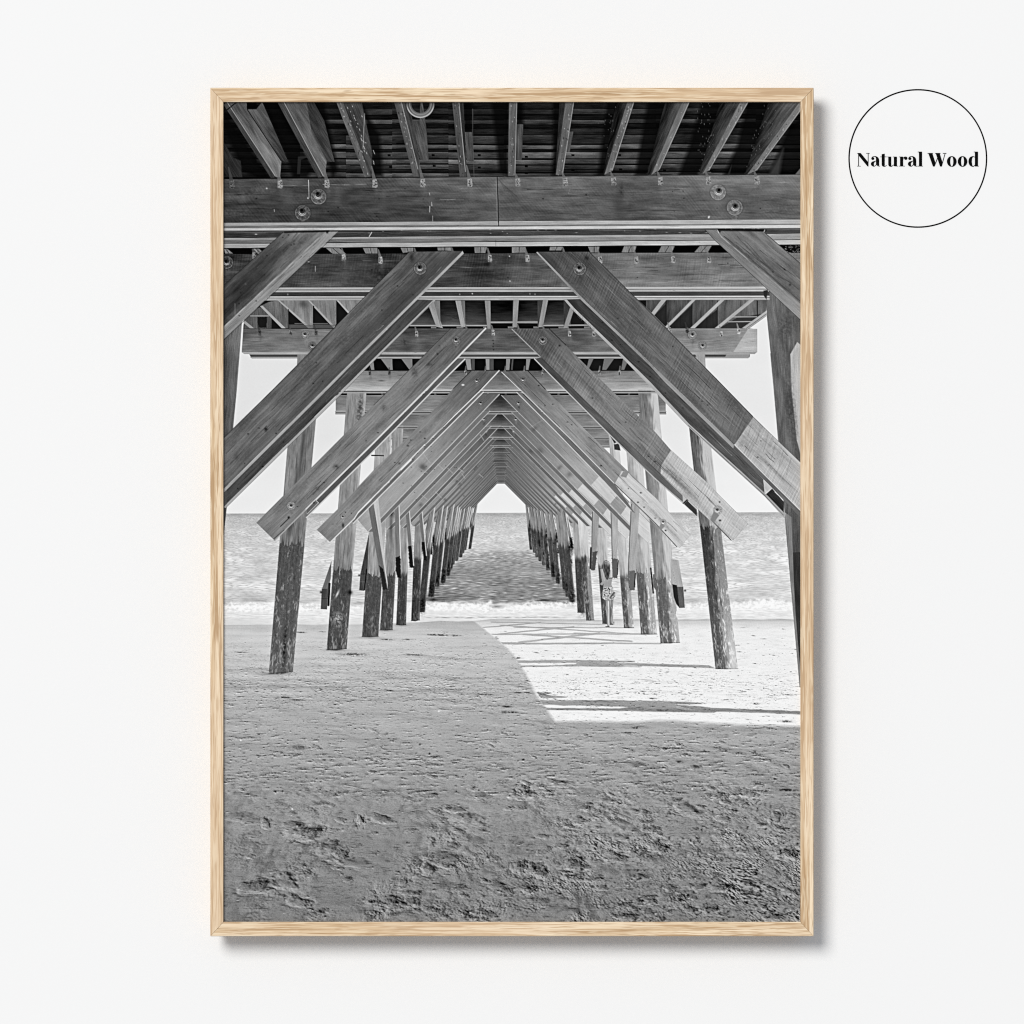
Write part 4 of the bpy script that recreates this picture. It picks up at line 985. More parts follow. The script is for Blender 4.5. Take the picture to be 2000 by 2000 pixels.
    joist([(1562, 199), (1570, 207), (1476.5, 334), (1460.2, 340)], [(1501, 199), (1567, 199), (1567, 204), (1460, 340), (1455, 340)], .44, ramp((1478, 260), .07, (1512, 272), .33), 127, None, 0, [(1567, 210), (1478, 332)], 44)
    fill([(1553, 341), (1567, 324), (1567, 341)], .38, .7)
    for k in range(120):
        jx, jy = [(1190, 260), (1370, 270), (1475, 285), (1500, 240), (1383, 250)][k % 5]
        blot(jx + sp.normal(0, 7), jy + sp.normal(0, 32), .7, sp.uniform(.8, 2), .42, .6)
    # coil of hose hanging through the joists
    sl = box(790, 190, 855, 235)
    x = XX[sl]; y = YY[sl]
    dd = np.sqrt((x - 821) ** 2 + (y - 203) ** 2)
    put(sl, .30 + .16 * np.clip((y - 205) / 25, 0, 1) + .0 * x, np.clip((5.0 - np.abs(dd - 22.5)) / 1.2 + .5, 0, 1))
    put(sl, .64, np.clip((1.1 - np.abs(dd - 26.0)) / 1.0 + .5, 0, 1) * np.clip((y - 200) / 14, .2, 1)); put(sl, .52, np.clip((.9 - np.abs(dd - 21.0)) / 1.0 + .5, 0, 1) * .8)

    # ---- first bent: the near cap beam
    yt = lambda x: 350 - (x - 437) * (8.8 / 1126.0)
    yb = lambda x: 435.8 - (x - 437) * (6.8 / 1126.0)
    tone = lambda x, y: np.interp(x, [437, 520, 640, 800, 950, 972, 976, 1100, 1200, 1240, 1300, 1563], [.245, .27, .265, .30, .37, .40, .37, .385, .37, .335, .40, .43]) + .035 * np.clip((375 - y) / 30, -1, 1)
    fill([(430, yt(430)), (1567, yt(1567)), (1567, yb(1567)), (430, yb(430))], wood(tone, 1, .042, 210, 2.8, 75, .065, saw=.018, sawang=50), .7)
    for k in range(9):
        y0 = 385 + 4.6 * k
        line([(976, y0), (1050, y0 - 1.5), (1130, y0 + 4), (1210, y0 + 7), (1290, y0 + 3)], 1.0, .48, .28, .7, .8, k)
    line([(1110, 378), (1113, 369), (1170, 366)], 1.2, .5, .5); line([(1110, 378), (1150, 384)], 1.2, .5, .5); blot(1035, 374, 20, 2, .52, .5)
    for k in range(7):
        line([(976 + 3 * k, 352 + 3 * k), (986 + 4 * k, 372 + 2 * k)], .9, .22, .4)
    fill([(970.5, 344), (972, 344), (975, 441), (973.3, 441)], .05, .5)
    line([(969, 352), (971, 425)], 1.4, .52, .5, .8)
    for cx in (470, 560, 655, 745, 838):
        blot(cx + 4, 382, 9, 16, .44, .35)
    blot(1208, 400, 11, 34, .22, .5, -8); blot(1214, 372, 4, 12, .15, .4, rough=.8)
    for a, b in [((838.5, 377), (839.5, 381)), ((843, 395), (843.5, 402)), ((839.5, 403), (839, 414)), ((845, 422), (845, 432)), ((602.5, 352), (603.5, 386)), ((535.5, 409), (536, 413))]:
        line([a, b], 1.4, .78, .8, .6, .3)
    blot(521, 368, 1.6, 1.6, .95, .95); blot(1384.5, 424, 1.6, 2.4, .95, .95, 30); blot(601.5, 387, 1.6, 1.6, .85, .9)
    for cx in [453.3, 547.2, 638.9, 732.3, 826, 917.9, 1011.8, 1104.2, 1199, 1290.2, 1384.1, 1478.9]:
        strap(cx, yt(cx) + 10.5, 10, 17, 26 if cx < 960 else 12, -5, .57 if cx > 500 else .36, int(cx), .95)
    stains((440, 393), (968, 390), 78, 60, 909, .17)
    stains((980, 388), (1560, 385), 78, 70, 910, .24)
    bolt(622.2, 384.1, 15.2, .34, .05, -.12, -.4, .52); bolt(591.5, 415.9, 15.2, .29, .05, -.15, -.35, .5)
    bolt(1402.5, 375.6, 15.2, .46, .08, .12, -.3, .58); bolt(1435, 405.5, 15.4, .42, .06, .08, -.25, .55)
    blot(1402, 398, 16, 10, .56, .35)
    # lower faces of the doubled beam
    rows = [(435.8, 429, 440.5, 436.8, .60, .68), (440.5, 436.8, 446.3, 439.4, .43, .50), (446.3, 439.4, 450.2, 444.8, .70, .80), (450.2, 444.8, 452.3, 446.4, .36, .42), (452.3, 446.4, 454.8, 448.3, .12, .16),
            (454.8, 448.3, 465.5, 456.6, .22, .30), (465.5, 456.6, 468.6, 459.8, .54, .60), (468.6, 459.8, 474.6, 467.4, .40, .58), (474.6, 467.4, 476.4, 469.2, .10, .22), (476.4, 469.2, 484.4, 477.6, .60, .74), (484.4, 477.6, 486, 479, .12, .12)]
    for k, (a, b, c, d, v, w) in enumerate(rows):
        xl, xr = 430, 1567
        fill([(xl, a), (xr, b), (xr, d), (xl, c)], wood(ramp((437, 0), v, (1563, 0), w), -.35, .05, 220 + k, 1.3, 90, .045), .5)
    fill([(972.5, 432), (974.5, 432), (975, 441.5), (973.5, 441.5)], .08, .5); line([(968.5, 469), (968.5, 480)], 1, .2, .8)
    line([(726, 454), (721, 462)], 1.3, .8, .9); blot(500, 457.5, 2.5, 1, .8, .8)
    for k in range(40):
        blot(sp.uniform(560, 1500), sp.uniform(444, 456), sp.uniform(.8, 3), .7, .8, .5)

    # ---- near braces
    LF = [(554.2, 452.4), (636.5, 452.4), (627, 460.5), (430, 645), (430, 564)]
    quad_wood(LF, lambda x, y: np.interp(x, [437, 480, 540, 600], [.25, .30, .40, .47]) - .08 * np.exp(-(((x - 520) + (y - 520) * .9) / 30.) ** 2) * sstep(575, 535, x), 137, amp=.05, seed=230, sv=4, su=70, blotch=.08)
    for a, b in [((580, 456), (545, 500)), ((575, 470), (530, 520))]:
        line([a, b], 2.5, .20, .6, 1.2, .7)
    blot(520, 500, 12, 9, .30, .5, -40, rough=1.2); blot(490, 535, 14, 8, .24, .5, -40, rough=1); blot(480, 555, 2, 2, .5, .6)
    fill([(636.5, 452.4), (659.8, 452.4), (650.5, 461), (430, 669), (430, 645), (627, 460.5)], wood(ramp((640, 450), .56, (440, 650), .54), 136.7, .06, 231, 2.6, 80, .04), .7)
    stains((590, 460), (440, 600), 60, 34, 911, .2)
    stains((640, 462), (445, 645), 16, 14, 912, .35)
    line([(637, 452.4), (627, 460.5), (437, 638.6)], 2.4, .70, .75, .8, .5); line([(654, 460), (437, 664)], 1.2, .2, .6)
    line([(556, 453.5), (642, 451.5)], 3, .05, .8, 1.2); hole(639, 454, 2, .03); line([(554, 453), (437, 557)], 1.3, .12, .5)
    line([(459, 593), (459, 620)], 1.1, .55, .6)
    RF = [(1399, 448.5), (1492, 452.4), (1503, 462.5), (1567, 517), (1567, 599), (1409.8, 464)]
    quad_wood(RF, ramp((1430, 460), .47, (1550, 560), .42), 41, amp=.06, seed=232, sv=4.5, su=80, blotch=.06)
    fill([(1377, 448.5), (1399, 448.5), (1409.8, 464), (1567, 599), (1567, 628), (1503, 568.7), (1395.8, 469)], wood(ramp((1390, 460), .46, (1550, 610), .58), 41, .05, 233, 2.6, 80, .04), .7)
    stains((1440, 465), (1560, 560), 56, 26, 913, .26)
    line([(1399, 449), (1409.8, 463), (1567, 598)], 2.2, .66, .75, .8, .5); line([(1415, 462), (1567, 592)], 1.6, .24, .6, .8, .3)
    line([(1377, 448.5), (1395.8, 469), (1503, 568.7), (1567, 628)], 1.2, .18, .5)
    line([(1402, 449), (1495, 450)], 4, .07, .85, 1.4); line([(1492, 453), (1567, 518)], 1.2, .15, .6)
    for a, b, c in [((1440, 462), (1480, 505), (1530, 545)), ((1455, 470), (1500, 520), (1560, 565)), ((1470, 495), (1520, 540), (1545, 552))]:
        line([a, b, c], 1.4, .27, .6, .7, .4)
    hole(1406, 452.5, 1.6, .05); line([(1401, 449), (1404, 455)], 1.2, .8, .8); line([(1494, 449), (1492, 453)], 1.3, .8, .8)
    hole(1543, 556, 2.2, .15, .7); hole(1532, 526, 1.8, .15, .7)
    fill([(1525, 481), (1567, 479), (1567, 494), (1545, 494)], .08, .7, .9)
    for k in range(40):
        blot(sp.uniform(1534, 1563), sp.uniform(480, 493), sp.uniform(.6, 2), .7, .5, .7, sp.uniform(-60, 60))


def paint_walker():
    """the walker with long hair and patterned shorts, seen from behind between the piles"""
    for p in [[(1183, 1172), (1190, 1172), (1189.8, 1190), (1190.3, 1222), (1186, 1222), (1183.6, 1190)], [(1190.5, 1170), (1198.5, 1170), (1196.5, 1190), (1197.5, 1202), (1196, 1219), (1191, 1219), (1190.6, 1195)]]:
        fill(p, lambda x, y: .62 + .2 * perlin(x / 3, y / 16, 251) - .10 * (x > 1190.6), .7)
    line([(1188.5, 1175), (1189, 1188), (1189.4, 1220)], 1.8, .92, .85, .7); line([(1194.5, 1186), (1196.5, 1200), (1195, 1216)], 1.2, .85, .6)
    line([(1190.4, 1173), (1190.6, 1216)], 1.0, .4, .7)
    fill([(1182, 1223.5), (1190, 1222), (1190.5, 1224.8), (1184, 1225)], .36, .6); fill([(1190.5, 1219.5), (1197, 1218), (1198, 1220.4), (1191, 1221)], .42, .6); blot(1198.8, 1216, 1, 2, .25, .8)
    fill([(1178, 1148), (1180.5, 1132), (1179, 1118), (1183, 1114), (1193, 1113), (1196.5, 1118), (1195.8, 1130), (1194, 1142), (1198, 1150), (1179, 1151)], wood(.62, 88, .03, 252), .7)
    fill([(1172.5, 1112), (1177, 1110), (1182, 1128), (1181, 1138), (1176, 1143.5), (1171.5, 1141), (1176, 1136), (1174, 1124)], .64, .7)
    line([(1176.5, 1112), (1180.5, 1134)], 1.2, .78, .6); fill([(1193, 1113), (1195.4, 1112), (1195.8, 1128), (1192, 1128)], .78, .7)
    line([(1189.5, 1129.6), (1196, 1128.8)], 1.3, .05, .95)
    fill([(1175.5, 1105), (1177, 1098), (1181, 1095), (1185, 1094.4), (1189.5, 1097), (1192, 1103), (1191.5, 1110), (1191, 1118), (1188.5, 1129), (1185, 1132.5), (1181.5, 1126), (1179.5, 1117), (1176.5, 1110)],
         lambda x, y: np.clip(.30 + .22 * perlin(x / 2.0, y / 9, 253) + .2 * np.exp(-((y - 1099) / 4.) ** 2), .08, .8), .7)
    line([(1182, 1096.5), (1188, 1097.5), (1191, 1102)], 1.3, .8, .7); line([(1190, 1120), (1187, 1132)], 1.2, .15, .7)
    fill([(1178.5, 1148), (1186, 1146), (1194.5, 1147), (1200.5, 1156), (1202, 1164), (1198, 1171), (1191.5, 1172), (1190, 1170), (1182, 1172), (1176.5, 1168), (1177, 1156)], lambda x, y: .74 + .22 * perlin(x / 3, y / 3, 254), .7)
    sl = box(1174, 1144, 1204, 1174)
    x = XX[sl]; y = YY[sl]
    dd = np.sqrt(((x - 1185.5) / 1.0) ** 2 + ((y - 1158.5) / 1.15) ** 2)
    put(sl, .20, np.clip(1 - np.abs(dd - 5.2) / 2.2, 0, 1) * np.clip(.45 + perlin(x / 2.5, y / 2.5, 255) * 1.2, 0, 1)); put(sl, .5, np.clip(1.6 - dd, 0, 1) * .8)
    put(sl, .55, np.clip(1 - np.abs(dd - 9.0) / .9, 0, 1) * .7)
    line([(1180, 1149.5), (1184, 1148.5)], 1.6, .15, .9); line([(1188, 1149), (1191, 1152)], 1.6, .12, .9); line([(1192, 1168), (1200, 1158)], 3.2, .3, .7); line([(1193, 1164.5), (1198.5, 1157)], 1, .1, .9); line([(1194, 1170), (1201, 1164)], 1.1, .12, .9)


def blur(a, s):
    r = max(1, int(math.ceil(s * 2.5)))
    k = np.exp(-.5 * (np.arange(-r, r + 1) / s) ** 2); k /= k.sum()
    p = np.pad(a, ((r, r), (0, 0)), 'edge')
    a = sum(k[i] * p[i:i + a.shape[0]] for i in range(2 * r + 1))
    p = np.pad(a, ((0, 0), (r, r)), 'edge')
    return sum(k[i] * p[:, i:i + a.shape[1]] for i in range(2 * r + 1))


def paint_picture():
    global CAN
    paint_sky_sea()
    paint_sand()
    paint_far_bents()
    paint_bents()
    paint_walker()
    paint_deck_and_front()
    g = RNG.normal(0, 1, CAN.shape).astype(F32)
    g = blur(g, .7)
    CAN = CAN + .012 * g * np.clip(CAN * 3, .3, 1) * np.clip((1.0 - CAN) * 4, .1, 1)
    CAN = CAN + .30 * (CAN - blur(CAN, 1.1)) + .30 * (CAN - blur(CAN, 2.3)) + .16 * (CAN - blur(CAN, 7.0)) * np.clip((1.05 - CAN) * 3, 0, 1)
    CAN = np.clip(CAN, .012, .985)
    return CAN

# =====================================================================================
# the scene: a wall, the framed print that hangs on it, and the round caption overlay beside it
# =====================================================================================
K = 0.42 / 1127.0            # metres per photograph pixel, measured on the front of the frame
CAMD = 6.0                   # camera to wall
DEPTH = 0.0215               # how far the frame stands off the wall
CZ = 1.5                     # height of the picture's middle


def at(px, py, depth=DEPTH):
    """world point for a photograph pixel on the plane 'depth' in front of the wall"""
    f = (CAMD - depth) / (CAMD - DEPTH)
    return Vector(((px - 1000.0) * K * f, -depth, CZ + (1000.0 - py) * K * f))


sc = bpy.context.scene
col = sc.collection


def lin(c):
    c = np.asarray(c, np.float64)
    return np.where(c <= 0.04045, c / 12.92, ((c + 0.055) / 1.055) ** 2.4)


def nodes(name):
    m = bpy.data.materials.new(name)
    m.use_nodes = True
    nt = m.node_tree
    b = nt.nodes['Principled BSDF']
    b.inputs['Specular IOR Level'].default_value = 0.0
    b.inputs['Roughness'].default_value = 0.9
    return m, nt, b


def N(nt, kind, **k):
    n = nt.nodes.new(kind)
    for a, v in k.items():
        setattr(n, a, v)
    return n


def obj(name, me, mat=None, parent=None, loc=None):
    o = bpy.data.objects.new(name, me)
    col.objects.link(o)
    if mat is not None:
        me.materials.append(mat)
    if parent is not None:
        o.parent = parent
    if loc is not None:
        o.location = loc
    return o


# ------------------------------------------------------------------ materials
EXPO = 1.0   # light falling on a surface that faces the camera (set with the lamps below)


def mat_wall():
    m, nt, b = nodes('matt_wall_paint')
    tc = N(nt, 'ShaderNodeTexCoord')
    n1 = N(nt, 'ShaderNodeTexNoise'); n1.inputs['Scale'].default_value = 3.0; n1.inputs['Detail'].default_value = 3.0
    n2 = N(nt, 'ShaderNodeTexNoise'); n2.inputs['Scale'].default_value = 420.0; n2.inputs['Detail'].default_value = 2.0
    nt.links.new(tc.outputs['Object'], n1.inputs['Vector']); nt.links.new(tc.outputs['Object'], n2.inputs['Vector'])
    r = N(nt, 'ShaderNodeMapRange')
    r.inputs['From Min'].default_value = 0.3; r.inputs['From Max'].default_value = 0.7
    r.inputs['To Min'].default_value = 0.799; r.inputs['To Max'].default_value = 0.801
    nt.links.new(n1.outputs['Fac'], r.inputs['Value'])
    cm = N(nt, 'ShaderNodeCombineColor')
    for s in ('Red', 'Green', 'Blue'):
        nt.links.new(r.outputs['Result'], cm.inputs[s])
    nt.links.new(cm.outputs['Color'], b.inputs['Base Color'])
    bp = N(nt, 'ShaderNodeBump'); bp.inputs['Strength'].default_value = 0.03; bp.inputs['Distance'].default_value = 0.0005
    nt.links.new(n2.outputs['Fac'], bp.inputs['Height']); nt.links.new(bp.outputs['Normal'], b.inputs['Normal'])
    return m


def mat_wood(seed):
    """pale natural oak: long fine grain along the rail (object X), open pores, a few broad figure bands"""
    m, nt, b = nodes('natural_oak')
    L = nt.links.new
    tc = N(nt, 'ShaderNodeTexCoord')

    def noise(sx, sy, sz, detail, rough=.55, off=0.0, dist=0.0):
        mp = N(nt, 'ShaderNodeMapping'); mp.inputs['Scale'].default_value = (sx, sy, sz)
        mp.inputs['Location'].default_value = (seed * 3.7 + off, seed * 1.3 + off, seed * 2.1)
        n = N(nt, 'ShaderNodeTexNoise'); n.inputs['Scale'].default_value = 1.0
        n.inputs['Detail'].default_value = detail; n.inputs['Roughness'].default_value = rough; n.inputs['Distortion'].default_value = dist
        L(tc.outputs['Object'], mp.inputs['Vector']); L(mp.outputs['Vector'], n.inputs['Vector'])
        return n.outputs['Fac']

    def mrange(v, a, c, d, e, smooth=True):
        r = N(nt, 'ShaderNodeMapRange')
        if smooth:
            r.interpolation_type = 'SMOOTHSTEP'
        for k_, x in zip(('From Min', 'From Max', 'To Min', 'To Max'), (a, c, d, e)):
            r.inputs[k_].default_value = x
        L(v, r.inputs['Value'])
        return r.outputs['Result']

    def mix(fac, ca, cb):
        x = N(nt, 'ShaderNodeMix', data_type='RGBA')
        if isinstance(fac, float):
            x.inputs['Factor'].default_value = fac
        else:
            L(fac, x.inputs['Factor'])
        for sock, c in ((x.inputs[6], ca), (x.inputs[7], cb)):
            if isinstance(c, tuple):
                sock.default_value = (*[float(q) for q in lin(np.array(c) / 255.0) / WOODE], 1)
            else:
                L(c, sock)
        return x.outputs[2]
    WOODE = 1.15
    broad = noise(6, 190, 190, 2, off=1)
    grain = noise(11, 430, 430, 3, .6, off=5, dist=.5)
    fine = noise(30, 1050, 1050, 3, .65, off=9, dist=.3)
    c0 = noise(36, 800, 800, 2, .6, off=31)
    pores = noise(60, 1100, 1100, 1, .5, off=13)
    c = mix(mrange(broad, .40, .60, 0, 1), (243, 221, 191), (221, 193, 157))
    c = mix(mrange(grain, .50, .61, 0, .9), c, (185, 151, 113))
    c = mix(mrange(grain, .46, .34, 0, .85), c, (249, 230, 202))
    c = mix(mrange(fine, .50, .60, 0, .75), c, (190, 157, 119))
    c = mix(mrange(c0, .47, .37, 0, .6), c, (248, 230, 200))
    c = mix(mrange(pores, .64, .74, 0, .65), c, (166, 132, 94))
    c = mix(mrange(noise(4, 14, 14, 2, off=21), .42, .62, 0, .30), c, (229, 202, 172))
    L(c, b.inputs['Base Color'])
    bp = N(nt, 'ShaderNodeBump'); bp.inputs['Strength'].default_value = 0.12; bp.inputs['Distance'].default_value = 0.0006
    L(grain, bp.inputs['Height']); L(bp.outputs['Normal'], b.inputs['Normal'])
    b.inputs['Roughness'].default_value = 0.65
    b.inputs['Specular IOR Level'].default_value = 0.12
    return m


def mat_plain(name, rgb, rough=.9):
    m, nt, b = nodes(name)
    tc = N(nt, 'ShaderNodeTexCoord')
    n = N(nt, 'ShaderNodeTexNoise'); n.inputs['Scale'].default_value = 160.0
    nt.links.new(tc.outputs['Object'], n.inputs['Vector'])
    x = N(nt, 'ShaderNodeMix', data_type='RGBA')
    nt.links.new(n.outputs['Fac'], x.inputs['Factor'])
    x.inputs[6].default_value = (*[c * .96 for c in rgb], 1); x.inputs[7].default_value = (*[c * 1.04 for c in rgb], 1)
    nt.links.new(x.outputs[2], b.inputs['Base Color'])
    b.inputs['Roughness'].default_value = rough
    return m


def mat_print():
    m, nt, b = nodes('printed_matt_paper')
    a = N(nt, 'ShaderNodeAttribute'); a.attribute_name = 'print_tone'
    cm = N(nt, 'ShaderNodeCombineColor')
    for s in ('Red', 'Green', 'Blue'):
        nt.links.new(a.outputs['Fac'], cm.inputs[s])
    nt.links.new(cm.outputs['Color'], b.inputs['Base Color'])
    b.inputs['Roughness'].default_value = 0.95
    return m


# ------------------------------------------------------------------ wall
def box_mesh(name, x0, x1, y0, y1, z0, z1):
    bm = bmesh.new()
    vs = [bm.verts.new((x, y, z)) for x in (x0, x1) for y in (y0, y1) for z in (z0, z1)]
    for f in ((0, 1, 3, 2), (4, 6, 7, 5), (0, 4, 5, 1), (2, 3, 7, 6), (0, 2, 6, 4), (1, 5, 7, 3)):
        bm.faces.new([vs[i] for i in f])
    bmesh.ops.recalc_face_normals(bm, faces=bm.faces[:])
    me = bpy.data.meshes.new(name); bm.to_mesh(me); bm.free()
    return me


wall = obj('wall', box_mesh('wall', -3.2, 3.2, 0.0, 0.12, -0.2, 3.2), mat_wall())
wall['kind'] = 'structure'
wall['label'] = 'plain matt white wall behind the framed print'

# ------------------------------------------------------------------ framed print
root = bpy.data.objects.new('framed_print', None)
col.objects.link(root)
root.location = at(1000, 1000, 0.0)
root['label'] = 'black and white beach pier print in a pale natural wood frame hanging on the wall'
root['category'] = 'framed print'

OX0, OX1, OY0, OY1 = 410.6, 1589.4, 171.3, 1828.9        # outer edge of the frame, photograph px
IX0, IX1, IY0, IY1 = 436.4, 1563.4, 199.4, 1800.6        # edge of the opening
LIP = 0.0024                                             # print sits this far behind the frame's face
rel = lambda p: Vector(p) - root.location


def rail(kind, seed):
    """one mitred rail; local X runs along the rail so that its grain does too"""
    if kind in ('top', 'bottom'):
        yo, yi = (OY0, IY0) if kind == 'top' else (OY1, IY1)
        outer = [at(OX0, yo), at(OX1, yo)]; inner = [at(IX0, yi), at(IX1, yi)]
        ax, ac = Vector((1, 0, 0)), Vector((0, 0, 1))
    else:
        xo, xi = (OX0, IX0) if kind == 'left' else (OX1, IX1)
        outer = [at(xo, OY0), at(xo, OY1)]; inner = [at(xi, IY0), at(xi, IY1)]
        ax, ac = Vector((0, 0, -1)), Vector((1, 0, 0))
    mid = (outer[0] + outer[1] + inner[0] + inner[1]) / 4
    gap = 0.00012                                         # hairline of the mitre joint
    prof = []                                             # (across 0 outer..1 inner, depth behind the face)
    e = 0.05
    prof = [(0.68, DEPTH - .0004), (0.0, .0030), (0.0, .0010), (e * .45, .00028), (e, 0.0), (1 - e * .8, 0.0), (1 - e * .3, .00022), (1.0, .0007), (1.0, LIP + .0016)]  # unseen outer undercut, shaped to lessen light bounced onto the wall
    prof_back = [(.82, LIP + .0016), (.82, DEPTH - .0004)]
    prof = prof + prof_back
    bm = bmesh.new()
    rings = []
    segs = 2
    for s in range(segs):
        ring = []
        for c, dpt in prof:
            p = outer[s].lerp(inner[s], c)
            p = p + ax * (gap if s == 0 else -gap)
            q = p + Vector((0, dpt, 0)) - mid
            ring.append(bm.verts.new((q.dot(ax), q.dot(Vector((0, 1, 0))), q.dot(ac))))
        rings.append(ring)
    n = len(prof)
    for i in range(n):
        bm.faces.new([rings[0][i], rings[0][(i + 1) % n], rings[1][(i + 1) % n], rings[1][i]])
    bm.faces.new(rings[0]); bm.faces.new(rings[1][::-1])
    bmesh.ops.recalc_face_normals(bm, faces=bm.faces[:])
    me = bpy.data.meshes.new('frame_rail'); bm.to_mesh(me); bm.free()
    o = obj('frame_rail', me, mat_wood(seed), root, rel(mid))
    M = Matrix((ax, Vector((0, 1, 0)), ac)).transposed()
    o.rotation_mode = 'QUATERNION'
    o.rotation_quaternion = M.to_quaternion()
    o['label'] = {'top': 'top frame rail', 'bottom': 'bottom frame rail', 'left': 'left frame rail', 'right': 'right frame rail'}[kind]
    return o


for kd, sd in (('top', 1.0), ('bottom', 2.3), ('left', 3.9), ('right', 5.2)):
    rail(kd, sd)

# dark line where the rails meet lies inside the joint: a thin spline of darker wood behind each mitre
for (ox, oy), (ix, iy) in (((OX0, OY0), (IX0, IY0)), ((OX1, OY0), (IX1, IY0)), ((OX0, OY1), (IX0, IY1)), ((OX1, OY1), (IX1, IY1))):
    a = at(ox, oy) .lerp(at(ix, iy), .06); b_ = at(ox, oy).lerp(at(ix, iy), .97)
    d = (b_ - a).normalized(); nrm = Vector((-d.z, 0, d.x)) * .00026
    bm = bmesh.new()
    f = [bm.verts.new(rel(q + Vector((0, .0006, 0)))) for q in (a + nrm, b_ + nrm, b_ - nrm, a - nrm)]
    g = [bm.verts.new(v.co + Vector((0, LIP, 0))) for v in f]
    bm.faces.new(f); bm.faces.new(g[::-1])
    for i in range(4):
        bm.faces.new([f[i], f[(i + 1) % 4], g[(i + 1) % 4], g[i]])
    bmesh.ops.recalc_face_normals(bm, faces=bm.faces[:])
    me = bpy.data.meshes.new('mitre_spline'); bm.to_mesh(me); bm.free()
    if 'SPL' not in globals():
        SPL = mat_plain('dark_joint_wood', tuple(float(q) for q in lin(np.array((150, 118, 80)) / 255.)))
    obj('mitre_spline', me, SPL, root)

# backing board closes the back of the frame
a = at(IX0 - 10, IY0 - 10, 0.0); b_ = at(IX1 + 10, IY1 + 10, 0.0)
obj('backing_board', box_mesh('backing_board', a.x, b_.x, -DEPTH + LIP + .0024, -DEPTH + LIP + .0052, b_.z, a.z), mat_plain('grey_board', (.25, .24, .22)), root, -root.location)


# ------------------------------------------------------------------ the print: one sheet, one value per point
def print_sheet():
    tone = paint_picture()
    h, w = tone.shape
    dp = DEPTH - LIP
    p00 = at(PX0 + .5, PY0 + .5, dp); p11 = at(PX0 + w - .5, PY0 + h - .5, dp)
    xs = np.linspace(p00.x, p11.x, w); zs = np.linspace(p00.z, p11.z, h)
    co = np.zeros((h, w, 3), np.float32)
    co[:, :, 0] = xs[None, :]; co[:, :, 1] = -dp; co[:, :, 2] = zs[:, None]
    co -= np.array(root.location, np.float32)
    idx = np.arange(h * w, dtype=np.int32).reshape(h, w)
    quads = np.stack([idx[:-1, :-1], idx[1:, :-1], idx[1:, 1:], idx[:-1, 1:]], -1).reshape(-1)
    me = bpy.data.meshes.new('print')
    nf = (h - 1) * (w - 1)
    me.vertices.add(h * w); me.vertices.foreach_set('co', co.reshape(-1))
    me.loops.add(nf * 4); me.loops.foreach_set('vertex_index', quads)
    me.polygons.add(nf); me.polygons.foreach_set('loop_start', np.arange(0, nf * 4, 4, dtype=np.int32))
    at_ = me.attributes.new('print_tone', 'FLOAT', 'POINT')
    at_.data.foreach_set('value', (lin(tone) / PRINTE).astype(np.float32).reshape(-1))
    me.update()
    o = obj('print', me, mat_print(), root)
    o['label'] = 'grey photograph of a timber pier seen from the sand beneath it'
    return o


PRINTE = 1.15
print_sheet()

# ------------------------------------------------------------------ round caption graphic laid over the view, modelled flat on the wall
def flat_mesh(name, polys, origin):
    """flat caption shapes: each piece a sheet a few microns above the one before, so none share a plane"""
    bm = bmesh.new()
    for k, faces in enumerate(polys):
        dpt = 0.00012 + 0.000006 * k
        for f in faces:
            vs = [bm.verts.new(at(px, py, dpt) - origin) for px, py in f]
            fc = bm.faces.new(vs)
            fc.normal_update()
            if fc.normal.y > 0:
                fc.normal_flip()
    me = bpy.data.meshes.new(name); bm.to_mesh(me); bm.free()
    return me


def strip(pts):
    """stroke of changing width along a smoothed centre line"""
    p = np.array(pts, float)
    t = np.linspace(0, len(p) - 1, (len(p) - 1) * 7 + 1)
    q = []
    for a in t:
        i = min(int(a), len(p) - 2); f = a - i
        p0, p1, p2, p3 = p[max(i - 1, 0)], p[i], p[i + 1], p[min(i + 2, len(p) - 1)]
        q.append(.5 * (2 * p1 + (p2 - p0) * f + (2 * p0 - 5 * p1 + 4 * p2 - p3) * f * f + (3 * p1 - p0 - 3 * p2 + p3) * f ** 3))
    q = np.array(q)
    d = np.gradient(q[:, :2], axis=0); d /= np.linalg.norm(d, axis=1)[:, None] + 1e-9
    n = np.stack([-d[:, 1], d[:, 0]], 1) * np.maximum(q[:, 2:3] + 1.5, 8.0) / 2
    l, r_ = q[:, :2] + n, q[:, :2] - n
    return [[l[i], l[i + 1], r_[i + 1], r_[i]] for i in range(len(q) - 1)]


def oval(cx, cy, rx, ry, ix=0, iy=0, n=40):
    a = [2 * math.pi * k / n for k in range(n)]
    o = [(cx + rx * math.cos(t), cy + ry * math.sin(t)) for t in a]
    if not ix:
        return [o]
    i = [(cx + ix * math.cos(t), cy + iy * math.sin(t)) for t in a]
    return [[o[k], o[(k + 1) % n], i[(k + 1) % n], i[k]] for k in range(n)]


def rc(x0, y0, x1, y1):
    return [[(x0, y0), (x1, y0), (x1, y1), (x0, y1)]]


def small_a(dx):
    mv = lambda L: [(x + dx, y, w_) for x, y, w_ in L]
    return [oval(348 + dx, 231, 23, 22), strip(mv([(334, 214, 4), (352, 202, 6), (375, 199.5, 8), (396, 206, 18), (413, 224, 36), (421, 252, 46), (421, 300, 46), (424, 332, 44)])),
            strip(mv([(426, 330, 40), (436, 342, 16), (446, 348, 7), (459, 343, 3)])),
            strip(mv([(400, 264, 4), (376, 277, 14), (350, 294, 36), (343, 316, 46), (352, 336, 30), (368, 347, 13), (386, 340, 6), (400, 322, 4)]))]


